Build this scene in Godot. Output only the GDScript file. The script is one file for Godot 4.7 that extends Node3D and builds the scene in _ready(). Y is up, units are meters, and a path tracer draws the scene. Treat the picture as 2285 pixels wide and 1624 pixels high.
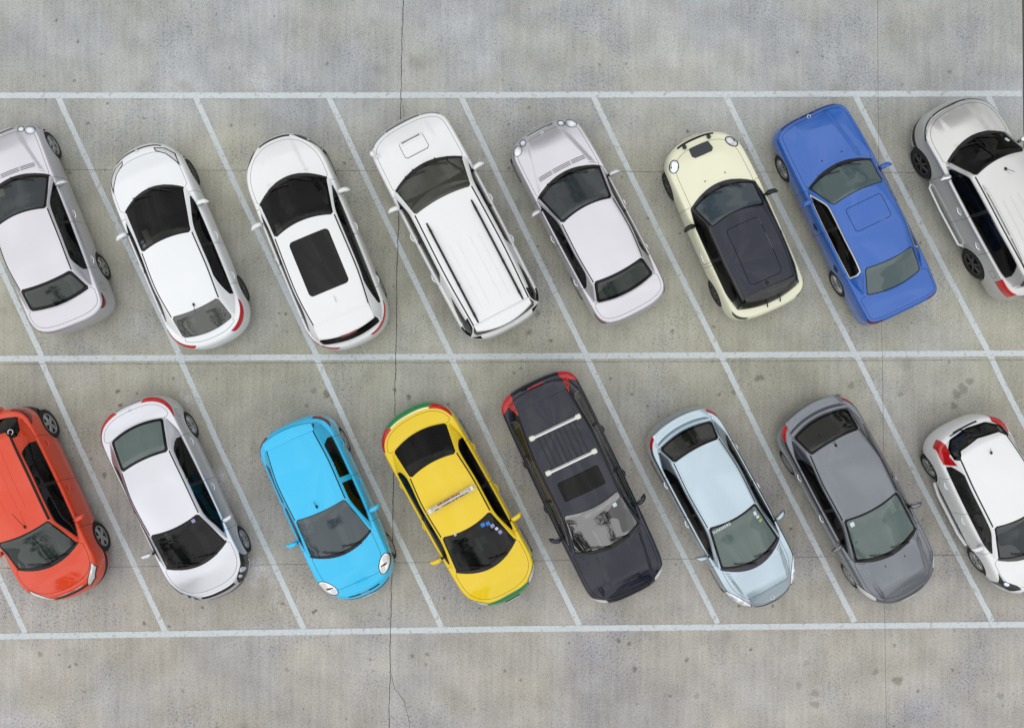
extends Node3D
# A concrete car park seen from straight above: two rows of parked cars in slanted bays.
# World: x right in the picture, z down the picture, y up. Cars are built in their own axes: x forward, y up, z to the car's right.

const CAM_HEIGHT := 20.0
const METRES_PER_PIXEL := 0.0095        # of a picture 2285 wide, on the ground

var rng := RandomNumberGenerator.new()
var M := {}                             # shared materials
var grain_tex: ImageTexture
var used_names := {}

func _ready() -> void:
	rng.seed = 4711
	setup_view()
	make_materials()
	build_ground()
	build_cars()
	build_surroundings()

# ---------------------------------------------------------------- camera, sky, sun
func setup_view() -> void:
	var cam := Camera3D.new()
	cam.name = "camera"
	add_child(cam)
	cam.position = Vector3(0, CAM_HEIGHT, 0)
	cam.rotation = Vector3(-PI / 2, 0, 0)
	cam.fov = rad_to_deg(2.0 * atan(812.0 * METRES_PER_PIXEL / CAM_HEIGHT))
	cam.far = 900.0
	cam.current = true
	var e := Environment.new()
	e.background_mode = Environment.BG_SKY
	var sm := ProceduralSkyMaterial.new()
	sm.sky_top_color = Color(0.90, 0.945, 1.0)
	sm.sky_horizon_color = Color(0.56, 0.60, 0.65)
	sm.ground_bottom_color = Color(0.45, 0.45, 0.43)
	sm.ground_horizon_color = Color(0.6, 0.6, 0.6)
	sm.sky_curve = 0.6
	sm.sun_angle_max = 30.0
	var n := FastNoiseLite.new()
	n.seed = 9
	n.frequency = 0.011
	n.fractal_octaves = 6
	n.domain_warp_enabled = true
	n.domain_warp_amplitude = 40.0
	var ci := n.get_seamless_image(1024, 512, false, false, 0.12)
	ci.convert(Image.FORMAT_L8)
	var d := ci.get_data()
	var rgba := PackedByteArray()
	rgba.resize(d.size() * 4)
	for i in d.size():
		var v := smoothstep(90.0, 190.0, float(d[i]))
		rgba[i * 4] = 255
		rgba[i * 4 + 1] = 254
		rgba[i * 4 + 2] = 252
		rgba[i * 4 + 3] = int(v * 190.0)
	sm.sky_cover = ImageTexture.create_from_image(Image.create_from_data(1024, 512, false, Image.FORMAT_RGBA8, rgba))
	sm.sky_cover_modulate = Color(0.70, 0.70, 0.70)
	var sky := Sky.new()
	sky.sky_material = sm
	e.sky = sky
	e.background_energy_multiplier = 1.0
	e.tonemap_mode = Environment.TONE_MAPPER_LINEAR
	e.tonemap_exposure = 1.30
	e.sdfgi_enabled = true
	e.ssao_enabled = true
	e.ssil_enabled = true
	var we := WorldEnvironment.new()
	we.name = "environment"
	we.environment = e
	add_child(we)
	var sun := DirectionalLight3D.new()
	sun.name = "sun"
	sun.light_energy = 0.40
	sun.light_angular_distance = 120.0
	sun.light_color = Color(1.0, 0.995, 0.985)
	sun.shadow_enabled = true
	add_child(sun)
	sun.look_at_from_position(Vector3(-2.0, 10, 3.5), Vector3.ZERO, Vector3.FORWARD)

# ---------------------------------------------------------------- small tools
func px(x: float, y: float) -> Vector2:            # picture pixel (of 2285 x 1624) to the ground
	return Vector2((x - 1142.5) * METRES_PER_PIXEL, (y - 812.0) * METRES_PER_PIXEL)

func pxs(a: Array) -> PackedVector2Array:
	var r := PackedVector2Array()
	for v in a:
		r.append(px(v[0], v[1]))
	return r

func numbered(called: String) -> String:
	if not used_names.has(called):
		used_names[called] = 0
		return called
	used_names[called] += 1
	return "%s_%03d" % [called, used_names[called]]

func thing(called: String, label: String, category: String, group := "") -> Node3D:
	var o := Node3D.new()
	o.name = numbered(called)
	add_child(o)
	o.set_meta("label", label)
	o.set_meta("category", category)
	if group != "":
		o.set_meta("group", group)
	return o

func put(mesh: Mesh, called: String, m: Material, parent: Node, xf := Transform3D.IDENTITY) -> MeshInstance3D:
	var o := MeshInstance3D.new()
	o.mesh = mesh
	o.material_override = m
	o.transform = xf
	o.name = called
	parent.add_child(o, true)
	return o

func mesh_of(v: PackedVector3Array, n: PackedVector3Array, uv := PackedVector2Array()) -> ArrayMesh:
	# triangles; each is turned so that its front (clockwise in Godot) agrees with its normals
	var i := 0
	while i < v.size():
		var g := (v[i + 2] - v[i]).cross(v[i + 1] - v[i])
		if g.dot(n[i] + n[i + 1] + n[i + 2]) < 0.0:
			var t := v[i + 1]
			v[i + 1] = v[i + 2]
			v[i + 2] = t
			var tn := n[i + 1]
			n[i + 1] = n[i + 2]
			n[i + 2] = tn
			if uv.size():
				var tu := uv[i + 1]
				uv[i + 1] = uv[i + 2]
				uv[i + 2] = tu
		i += 3
	var a := []
	a.resize(Mesh.ARRAY_MAX)
	a[Mesh.ARRAY_VERTEX] = v
	a[Mesh.ARRAY_NORMAL] = n
	if uv.size():
		a[Mesh.ARRAY_TEX_UV] = uv
	var am := ArrayMesh.new()
	am.add_surface_from_arrays(Mesh.PRIMITIVE_TRIANGLES, a)
	return am

# grid of points (rows of equal length) to a smooth mesh; closed_j wraps the rows
func grid_mesh(g: Array, closed_j := false, out_from = null, caps := false) -> ArrayMesh:
	var v := PackedVector3Array()
	var nn := PackedVector3Array()
	var R := g.size()
	var C: int = g[0].size()
	var nor := []
	for i in R:
		var row := PackedVector3Array()
		for j in C:
			var a: Vector3 = g[mini(i + 1, R - 1)][j] - g[maxi(i - 1, 0)][j]
			var b: Vector3
			if closed_j:
				b = g[i][(j + 1) % C] - g[i][(j - 1 + C) % C]
			else:
				b = g[i][mini(j + 1, C - 1)] - g[i][maxi(j - 1, 0)]
			var k := a.cross(b)
			k = k.normalized() if k.length() > 1e-12 else Vector3.UP
			row.append(k)
		nor.append(row)
	# choose the side
	var cen := Vector3.ZERO
	for i in R:
		for j in C:
			cen += g[i][j]
	cen /= float(R * C)
	if out_from != null:
		cen = out_from
	var s := 0.0
	for i in R:
		for j in C:
			s += nor[i][j].dot(g[i][j] - cen)
	var f := 1.0 if s >= 0.0 else -1.0
	for i in R - 1:
		for j in (C if closed_j else C - 1):
			var j2 := (j + 1) % C
			for q in [[i, j], [i + 1, j], [i + 1, j2], [i, j], [i + 1, j2], [i, j2]]:
				v.append(g[q[0]][q[1]])
				nn.append(nor[q[0]][q[1]] * f)
	if caps and closed_j:
		for e in [0, R - 1]:
			var c := Vector3.ZERO
			for j in C:
				c += g[e][j]
			c /= float(C)
			var dirn: Vector3 = c - (g[1][0] + g[1][C / 2]) * 0.5 if e == 0 else c - (g[R - 2][0] + g[R - 2][C / 2]) * 0.5
			dirn = dirn.normalized()
			for j in C:
				v.append_array(PackedVector3Array([c, g[e][j], g[e][(j + 1) % C]]))
				nn.append_array(PackedVector3Array([dirn, dirn, dirn]))
	return mesh_of(v, nn)

func tube(path: Array, r, sides := 8, squash := 1.0) -> ArrayMesh:
	var g := []
	for i in path.size():
		var d: Vector3 = (path[mini(i + 1, path.size() - 1)] - path[maxi(i - 1, 0)]).normalized()
		var s := d.cross(Vector3.UP if absf(d.y) < 0.9 else Vector3.RIGHT).normalized()
		var u := s.cross(d).normalized()
		var rr: float = r[i] if r is Array else r
		var row := PackedVector3Array()
		for k in sides:
			var a := TAU * k / sides
			row.append(path[i] + s * cos(a) * rr + u * sin(a) * rr * squash)
		g.append(row)
	return grid_mesh(g, true, null, true)

# box with chamfered edges, its base at the origin's height c.y - size.y / 2
func chamfer_box(size: Vector3, b := 0.01) -> ArrayMesh:
	var h := size * 0.5
	b = minf(b, minf(h.x, minf(h.y, h.z)) * 0.9)
	var g := []
	for lv in [[-h.y, b], [-h.y + b, 0.0], [h.y - b, 0.0], [h.y, b]]:
		var y: float = lv[0]
		var ins: float = lv[1]
		var hx := h.x - ins
		var hz := h.z - ins
		var row := PackedVector3Array()
		for c in [[1, 1], [-1, 1], [-1, -1], [1, -1]]:
			var k := b if ins == 0.0 else b * 0.6
			if c[0] * c[1] > 0:
				row.append(Vector3(c[0] * hx, y, c[1] * (hz - k)))
				row.append(Vector3(c[0] * (hx - k), y, c[1] * hz))
			else:
				row.append(Vector3(c[0] * (hx - k), y, c[1] * hz))
				row.append(Vector3(c[0] * hx, y, c[1] * (hz - k)))
		g.append(row)
	var v := PackedVector3Array()
	var n := PackedVector3Array()
	for i in 3:
		for j in 8:
			var j2 := (j + 1) % 8
			var A: Vector3 = g[i][j]
			var B: Vector3 = g[i + 1][j]
			var C: Vector3 = g[i + 1][j2]
			var D: Vector3 = g[i][j2]
			var fn := (C - A).cross(B - A).normalized()
			if fn.dot(A + B + C + D) < 0:
				fn = -fn
			v.append_array(PackedVector3Array([A, B, C, A, C, D]))
			for k in 6:
				n.append(fn)
	for e in [0, 3]:
		var up := Vector3.UP if e == 3 else Vector3.DOWN
		for j in range(1, 7):
			v.append_array(PackedVector3Array([g[e][0], g[e][j], g[e][j + 1]]))
			for k in 3:
				n.append(up)
	return mesh_of(v, n)

func ellipse(cx: float, cy: float, rx: float, ry: float, turn := 0.0, n := 24) -> PackedVector2Array:
	var r := PackedVector2Array()
	for i in n:
		var a := TAU * i / n
		r.append(Vector2(cx, cy) + Vector2(cos(a) * rx, sin(a) * ry).rotated(turn))
	return r

func round_rect(x0: float, y0: float, x1: float, y1: float, r: float, n := 4) -> PackedVector2Array:
	var o := PackedVector2Array()
	for c in [[x1 - r, y1 - r, 0.0], [x0 + r, y1 - r, PI / 2], [x0 + r, y0 + r, PI], [x1 - r, y0 + r, PI * 1.5]]:
		for k in n + 1:
			var a: float = c[2] + PI / 2 * k / n
			o.append(Vector2(c[0] + cos(a) * r, c[1] + sin(a) * r))
	return o

func poly(a: Array) -> PackedVector2Array:
	var r := PackedVector2Array()
	for v in a:
		r.append(Vector2(v[0], v[1]))
	return r

func grow(p: PackedVector2Array, d: float) -> PackedVector2Array:
	var r := Geometry2D.offset_polygon(p, d, Geometry2D.JOIN_ROUND)
	var best := PackedVector2Array()
	var most := 0.0
	for q in r:
		var a := 0.0
		for i in q.size():
			a += q[i].cross(q[(i + 1) % q.size()])
		if absf(a) > most:
			most = absf(a)
			best = q
	return best

func rounded(p: PackedVector2Array, r: float) -> PackedVector2Array:
	var a := Geometry2D.offset_polygon(p, -r, Geometry2D.JOIN_MITER)
	if a.is_empty():
		return p
	return grow(a[0], r)

func pch(k: Array, x: float) -> float:             # smooth curve through knots [x, y], no overshoot
	var n := k.size()
	if x <= k[0][0]:
		return k[0][1]
	if x >= k[n - 1][0]:
		return k[n - 1][1]
	var i := 0
	while x > k[i + 1][0]:
		i += 1
	var h: float = k[i + 1][0] - k[i][0]
	var d: float = (k[i + 1][1] - k[i][1]) / h
	var m0 := d
	var m1 := d
	if i > 0:
		var dp: float = (k[i][1] - k[i - 1][1]) / (k[i][0] - k[i - 1][0])
		m0 = 0.0 if dp * d <= 0.0 else 2.0 * dp * d / (dp + d)
	if i < n - 2:
		var dn: float = (k[i + 2][1] - k[i + 1][1]) / (k[i + 2][0] - k[i + 1][0])
		m1 = 0.0 if dn * d <= 0.0 else 2.0 * dn * d / (dn + d)
	var t: float = (x - k[i][0]) / h
	var t2 := t * t
	var t3 := t2 * t
	return (2 * t3 - 3 * t2 + 1) * k[i][1] + (t3 - 2 * t2 + t) * h * m0 + (-2 * t3 + 3 * t2) * k[i + 1][1] + (t3 - t2) * h * m1

# ---------------------------------------------------------------- materials
func mat(c: Color, rough := 0.5, metal := 0.0, spec := 0.5) -> StandardMaterial3D:
	var m := StandardMaterial3D.new()
	m.albedo_color = c
	m.roughness = rough
	m.metallic = metal
	m.metallic_specular = spec
	return m

func paint(c: Color, metal := 0.0, rough := 0.35, coat := 1.0) -> StandardMaterial3D:
	var m := mat(c, rough, metal, 0.3)
	m.clearcoat_enabled = true
	m.clearcoat = coat
	m.clearcoat_roughness = 0.03
	return m

func pane(c: Color, alpha: float, spec := 0.6) -> StandardMaterial3D:
	var m := mat(c, 0.02, 0.0, spec)
	m.transparency = BaseMaterial3D.TRANSPARENCY_ALPHA
	m.albedo_color.a = alpha
	return m

func noise_tex(seed_: int, freq: float, size: int, lo: float, hi: float, oct := 4) -> ImageTexture:
	var n := FastNoiseLite.new()
	n.seed = seed_
	n.frequency = freq
	n.fractal_octaves = oct
	var im := n.get_seamless_image(size, size, false, false, 0.15)
	im.convert(Image.FORMAT_L8)
	var d := im.get_data()
	for i in d.size():
		d[i] = int(255.0 * lerpf(lo, hi, d[i] / 255.0))
	return ImageTexture.create_from_image(Image.create_from_data(size, size, false, Image.FORMAT_L8, d))

func make_materials() -> void:
	M.black = mat(Color(0.035, 0.035, 0.037), 0.6)
	M.plastic = mat(Color(0.07, 0.07, 0.075), 0.55)
	M.rubber = mat(Color(0.05, 0.05, 0.05), 0.75)
	M.tyre = mat(Color(0.12, 0.12, 0.12), 0.85)
	M.gap = mat(Color(0.03, 0.03, 0.03), 0.9)
	M.frit = mat(Color(0.03, 0.03, 0.035), 0.06, 0.0, 0.35)
	M.glass_dark = pane(Color(0.04, 0.046, 0.052), 0.8, 0.38)
	M.glass_black = pane(Color(0.03, 0.032, 0.035), 0.9, 0.33)
	M.glass_green = pane(Color(0.40, 0.48, 0.47), 0.62)
	M.glass_grey = pane(Color(0.29, 0.36, 0.375), 0.93)
	M.glass_slate = pane(Color(0.24, 0.295, 0.33), 0.82)
	M.glass_smoke = pane(Color(0.10, 0.105, 0.095), 0.85)
	M.glass_film = mat(Color(0.50, 0.50, 0.51), 0.03, 0.95)   # mirror film, neutral grey
	M.glass_slate_dark = pane(Color(0.20, 0.23, 0.25), 0.75)
	M.glass_green_dark = pane(Color(0.17, 0.215, 0.21), 0.8)
	M.glass_cloud = pane(Color(0.30, 0.32, 0.31), 0.85, 0.7)
	M.glass_dusk = pane(Color(0.24, 0.25, 0.22), 0.85)
	M.glass_tinted = pane(Color(0.16, 0.17, 0.165), 0.6)
	M.lens = pane(Color(0.9, 0.92, 0.94), 0.25, 0.7)
	M.reflector = mat(Color(0.84, 0.88, 0.93), 0.22, 0.75)
	M.bulb = mat(Color(0.95, 0.96, 0.98), 0.1, 0.3)
	M.dark_lens = mat(Color(0.18, 0.19, 0.2), 0.12, 0.4)
	M.red = paint(Color(0.72, 0.06, 0.09), 0.0, 0.2)
	M.dark_red = paint(Color(0.42, 0.04, 0.06), 0.0, 0.2)
	M.amber = paint(Color(0.9, 0.35, 0.15), 0.0, 0.2)
	M.clear_lens = paint(Color(0.80, 0.80, 0.80), 0.1, 0.15)
	M.chrome = mat(Color(0.85, 0.86, 0.88), 0.12, 1.0)
	M.bright_trim = mat(Color(0.88, 0.89, 0.90), 0.25, 0.35)
	M.alloy = mat(Color(0.68, 0.69, 0.70), 0.3, 0.85)
	M.alloy_dark = mat(Color(0.30, 0.30, 0.31), 0.35, 0.7)
	M.aluminium = mat(Color(0.85, 0.86, 0.87), 0.35, 0.55)
	M.white_plastic = mat(Color(0.84, 0.84, 0.80), 0.45)
	M.seat = mat(Color(0.30, 0.29, 0.28), 0.9)
	M.seat_dark = mat(Color(0.16, 0.16, 0.17), 0.9)
	M.dash = mat(Color(0.17, 0.17, 0.175), 0.7)
	M.plate = mat(Color(0.80, 0.81, 0.80), 0.4)
	M.mirror = mat(Color(0.75, 0.78, 0.80), 0.03, 1.0)
	M.sticker_white = mat(Color(0.78, 0.82, 0.84), 0.4)
	M.sticker_blue = mat(Color(0.16, 0.45, 0.78), 0.4)
	M.sticker_mauve = mat(Color(0.55, 0.55, 0.75), 0.4)
	M.sticker_yellow = mat(Color(0.62, 0.66, 0.35), 0.4)

# ---------------------------------------------------------------- ground
const TEX_W := 2048
const TEX_H := 1456
const TEX_SPAN := Vector2(23.4, 16.636)

func noise_bytes(seed_: int, freq: float, oct: int, type := FastNoiseLite.TYPE_SIMPLEX_SMOOTH, w := TEX_W, h := TEX_H) -> PackedByteArray:
	var n := FastNoiseLite.new()
	n.seed = seed_
	n.noise_type = type
	n.frequency = freq
	n.fractal_octaves = oct
	var im := n.get_image(w, h, false, false, true)
	im.convert(Image.FORMAT_L8)
	return im.get_data()

func spot(mask: PackedFloat32Array, p: Vector2, r: float, strength: float, sharp := 0.5, squash := 1.0) -> void:
	# an uneven round mark of its own in the mask (quarter resolution)
	var W := TEX_W / 2
	var H := TEX_H / 2
	var c := (p / TEX_SPAN + Vector2(0.5, 0.5)) * Vector2(W, H)
	var pr := r / TEX_SPAN.x * W
	var ph := rng.randf() * TAU
	for y in range(maxi(0, int(c.y - pr * 1.6)), mini(H, int(c.y + pr * 1.6) + 2)):
		for x in range(maxi(0, int(c.x - pr * 1.6)), mini(W, int(c.x + pr * 1.6) + 2)):
			var d := Vector2(x + 0.5 - c.x, (y + 0.5 - c.y) / squash)
			var a := d.angle()
			var rr := pr * (1.0 + 0.16 * sin(a * 2.0 + ph) + 0.12 * sin(a * 3.0 - ph * 2.0) + 0.08 * sin(a * 5.0 + ph * 3.0))
			var k := d.length() / maxf(rr, 0.01)
			if k < 1.0 + 0.5 * (1.0 - sharp):
				mask[y * W + x] += strength * clampf((1.0 + 0.5 * (1.0 - sharp) - k) / maxf(1.0 - sharp, 0.15), 0.0, 1.0)

func concrete_material() -> StandardMaterial3D:
	var big := noise_bytes(11, 0.0022, 4)
	var mid := noise_bytes(12, 0.012, 4)
	var fine := noise_bytes(13, 0.30, 2)
	var hue := noise_bytes(14, 0.0035, 3)
	var pit := noise_bytes(15, 0.19, 2)
	var clus := noise_bytes(16, 0.0045, 4)
	var sn := FastNoiseLite.new()
	sn.seed = 17
	sn.frequency = 0.09
	sn.fractal_octaves = 2
	var str_im := sn.get_image(TEX_W, TEX_H / 16, false, false, true)
	str_im.convert(Image.FORMAT_L8)
	str_im.resize(TEX_W, TEX_H, Image.INTERPOLATE_BILINEAR)
	var streak := str_im.get_data()
	var W2 := TEX_W / 2
	var dark := PackedFloat32Array()
	dark.resize(W2 * TEX_H / 2)
	var pale := PackedFloat32Array()
	pale.resize(W2 * TEX_H / 2)
	# oil and chewing-gum spots where the photograph shows them, then scattered small ones
	for s in [[2004, 1519, 13, .55], [1955, 1499, 8, .4], [1820, 1547, 10, .4], [1820, 1572, 11, .42], [1800, 1480, 9, .25], [1783, 1530, 9, .3], [2233, 1553, 8, .35], [1556, 1553, 8, .3], [1404, 1436, 5, .9], [1381, 1430, 6, .8], [1417, 1493, 7, .7], [1533, 1472, 5, .8], [1676, 1449, 4, .8], [1650, 1352, 4, .8], [1725, 1352, 4, .8], [1270, 1435, 4, .5], [2285 * .874, 1440, 4, .7],
		[169, 1482, 5, .7], [321, 1391, 5, .8], [88, 1460, 7, .5], [630, 1347, 4, .8], [699, 1366, 5, .8], [705, 1362, 4, .8], [919, 1464, 5, .7], [953, 1460, 5, .6], [1127, 1497, 4, .8], [992, 1335, 4, .7], [640, 1494, 5, .5],
		[262, 873, 6, .9], [268, 905, 6, .9], [232, 1060, 7, .6], [305, 878, 4, .6], [728, 880, 10, .7], [745, 892, 9, .6], [700, 872, 8, .5], [735, 935, 6, .5], [880, 870, 5, .8], [912, 886, 7, .7], [1000, 902, 4, .8], [1410, 880, 4, .7], [1445, 905, 4, .7], [1470, 930, 4, .6], [1605, 880, 5, .6], [1690, 845, 8, .6], [1700, 842, 7, .6], [1640, 875, 8, .5], [1695, 1110, 5, .7], [1745, 1010, 4, .6],
		[125, 45, 4, .9], [165, 180, 4, .8], [330, 345, 4, .6], [195, 275, 5, .7], [155, 385, 4, .7], [515, 280, 4, .7], [1180, 240, 4, .8], [1250, 215, 5, .8], [1128, 610, 8, .7], [1118, 595, 6, .6], [1200, 700, 7, .6], [1190, 690, 6, .5], [1060, 725, 9, .45], [1180, 742, 8, .5], [1230, 760, 5, .7], [1500, 740, 5, .7], [1790, 625, 5, .8], [2040, 600, 5, .7], [2120, 160, 6, .5], [2062, 510, 5, .7],
		[2135, 880, 12, .5], [2150, 868, 14, .5], [2130, 905, 9, .6], [2165, 850, 10, .45], [2010, 880, 7, .5], [1900, 860, 9, .4]]:
		spot(dark, px(s[0], s[1]), s[2] * METRES_PER_PIXEL * 0.8, s[3] * 1.1, 0.45)
	for k in 230:
		spot(dark, px(rng.randf_range(-20, 2300), rng.randf_range(-20, 1640)), rng.randf_range(1.4, 3.6) * METRES_PER_PIXEL, rng.randf_range(0.35, 0.95), 0.5)
	for k in 60:
		spot(dark, px(rng.randf_range(-20, 2300), rng.randf_range(-20, 1640)), rng.randf_range(6, 16) * METRES_PER_PIXEL, rng.randf_range(0.08, 0.22), 0.1)
	# scuffed pale patches: old paint wiped beside the silver car, dusty marks elsewhere
	for s in [[480, 1060, 16, .8, 1.6], [490, 1085, 18, .9, 2.0], [500, 1120, 12, .6, 2.0], [416, 890, 9, .8, .8], [404, 880, 6, .5, 1.], [572, 1262, 16, .8, 1.0], [590, 1275, 14, .7, 1.], [600, 1300, 10, .6, 2.], [615, 1330, 8, .55, 2.], [625, 1360, 7, .6, 1.5], [640, 1405, 5, .6, 2.], [570, 1300, 14, .4, 1.2], [545, 1255, 10, .4, .6],
		[245, 378, 12, .5, .4], [600, 330, 30, .22, 1.], [560, 150, 40, .2, 1.], [330, 380, 26, .2, .4], [470, 330, 36, .18, .6], [560, 165, 30, .22, 1.5], [590, 180, 25, .2, .7], [640, 95, 28, .2, 1.5], [1330, 60, 30, .2, 1.], [940, 95, 40, .18, .5], [1090, 105, 45, .16, 1.], [555, 1465, 18, .3, .6], [565, 1478, 14, .3, .6], [340, 1535, 14, .25, .5], [1080, 360, 12, .5, .6], [1065, 355, 10, .5, .5], [1475, 75, 30, .2, 2.], [1500, 105, 24, .2, 2.]]:
		spot(pale, px(s[0], s[1]), s[2] * METRES_PER_PIXEL, s[3], 0.1, s[4])
	for k in 40:
		spot(pale, px(rng.randf_range(-20, 2300), rng.randf_range(-20, 1640)), rng.randf_range(14, 45) * METRES_PER_PIXEL, rng.randf_range(0.08, 0.2), 0.0, rng.randf_range(0.5, 1.8))
	for k in 90:
		spot(pale, px(rng.randf_range(-20, 2300), rng.randf_range(-20, 1640)), rng.randf_range(1.0, 2.6) * METRES_PER_PIXEL, rng.randf_range(0.3, 0.8), 0.4)
	var rgb := PackedByteArray()
	rgb.resize(TEX_W * TEX_H * 3)
	var hgt := PackedByteArray()
	hgt.resize(TEX_W * TEX_H)
	for y in TEX_H:
		var py := ((y + 0.5) / TEX_H - 0.5) * TEX_SPAN.y / METRES_PER_PIXEL + 812.0
		# the driving lanes above and below are greyer than the bays, whose surface has worn to a beige
		var bay := smoothstep(200.0, 420.0, py) * (1.0 - 0.30 * smoothstep(1330.0, 1480.0, py))
		var pink := smoothstep(760.0, 1100.0, py) * 0.012
		for x in TEX_W:
			var i := y * TEX_W + x
			var j := (y >> 1) * W2 + (x >> 1)
			var f := fine[i] / 255.0 - 0.5
			var c := clus[i] / 255.0
			var v := 0.645 + (big[i] / 255.0 - 0.5) * 0.085 + (mid[i] / 255.0 - 0.5) * 0.085 + f * 0.17 + (streak[i] / 255.0 - 0.5) * 0.05
			var pv := pit[i] / 255.0 - (0.725 - 0.13 * smoothstep(0.45, 0.9, c))
			var pd := clampf(pv * 7.0, 0.0, 1.0)
			v -= pd * 0.12
			var dk := minf(dark[j], 1.0) * clampf(0.75 + f * 2.2, 0.0, 1.0)
			var pl := minf(pale[j], 1.0) * clampf(0.55 + f * 2.6 + (mid[i] / 255.0 - 0.5) * 1.4, 0.0, 1.0)
			v = lerpf(v, 0.27, dk * 0.75)
			v += pl * 0.11
			var w := bay * 0.72 + 0.25 + (hue[i] / 255.0 - 0.5) * 0.8 - smoothstep(0.6, 0.9, c) * 0.25 - pd * 0.5
			w = clampf(w, 0.0, 1.0) * (1.0 - 0.7 * pl)
			var k3 := i * 3
			rgb[k3] = clampi(int((v + 0.018 * w - 0.012) * 255.0), 0, 255)
			rgb[k3 + 1] = clampi(int((v + 0.004 * w + 0.002 - pink) * 255.0), 0, 255)
			rgb[k3 + 2] = clampi(int((v - 0.062 * w + 0.022 + pink * 0.4) * 255.0), 0, 255)
			hgt[i] = clampi(int((0.6 + f * 0.45 - pd * 0.35 + (mid[i] / 255.0 - 0.5) * 0.2) * 255.0), 0, 255)
	var m := mat(Color.WHITE, 0.88)
	m.albedo_texture = ImageTexture.create_from_image(Image.create_from_data(TEX_W, TEX_H, false, Image.FORMAT_RGB8, rgb))
	m.heightmap_enabled = true
	m.heightmap_scale = 0.35
	m.heightmap_texture = ImageTexture.create_from_image(Image.create_from_data(TEX_W, TEX_H, false, Image.FORMAT_L8, hgt))
	return m

func jitter_path(p: PackedVector2Array, step: float, amount: float) -> PackedVector2Array:
	var r := PackedVector2Array()
	var drift := Vector2.ZERO
	for i in p.size() - 1:
		var n := maxi(1, int(p[i].distance_to(p[i + 1]) / step))
		for k in n:
			drift = drift * 0.7 + Vector2(rng.randf_range(-1, 1), rng.randf_range(-1, 1)) * amount
			r.append(p[i].lerp(p[i + 1], float(k) / n) + drift)
	r.append(p[p.size() - 1])
	return r

func strip(path: PackedVector2Array, w0: float, w1: float) -> PackedVector2Array:
	# band round a path with an uneven width
	var l := PackedVector2Array()
	var r := PackedVector2Array()
	for i in path.size():
		var d := (path[mini(i + 1, path.size() - 1)] - path[maxi(i - 1, 0)]).normalized()
		var nrm := Vector2(-d.y, d.x)
		l.append(path[i] + nrm * rng.randf_range(w0, w1))
		r.append(path[i] - nrm * rng.randf_range(w0, w1))
	r.reverse()
	l.append_array(r)
	return l

func slab_mesh(p: PackedVector2Array, top: float, thick: float, bevel := 0.006) -> ArrayMesh:
	var v := PackedVector3Array()
	var n := PackedVector3Array()
	var uv := PackedVector2Array()
	var tr := Geometry2D.triangulate_polygon(p)
	for i in tr:
		v.append(Vector3(p[i].x, top, p[i].y))
		n.append(Vector3.UP)
		uv.append(p[i] / TEX_SPAN + Vector2(0.5, 0.5))
	if thick > 0.0:
		var cw := Geometry2D.is_polygon_clockwise(p)
		for i in p.size():
			var a := p[i]
			var b := p[(i + 1) % p.size()]
			var d := (b - a).normalized()
			var o := Vector3(d.y, 0, -d.x) * (1.0 if not cw else -1.0)
			var q := [Vector3(a.x, top, a.y), Vector3(b.x, top, b.y), Vector3(b.x, top - thick, b.y), Vector3(a.x, top - thick, a.y)]
			for k in [0, 1, 2, 0, 2, 3]:
				v.append(q[k])
				n.append(o)
				uv.append(Vector2(q[k].x, q[k].z) / TEX_SPAN + Vector2(0.5, 0.5))
	return mesh_of(v, n, uv)

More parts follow.
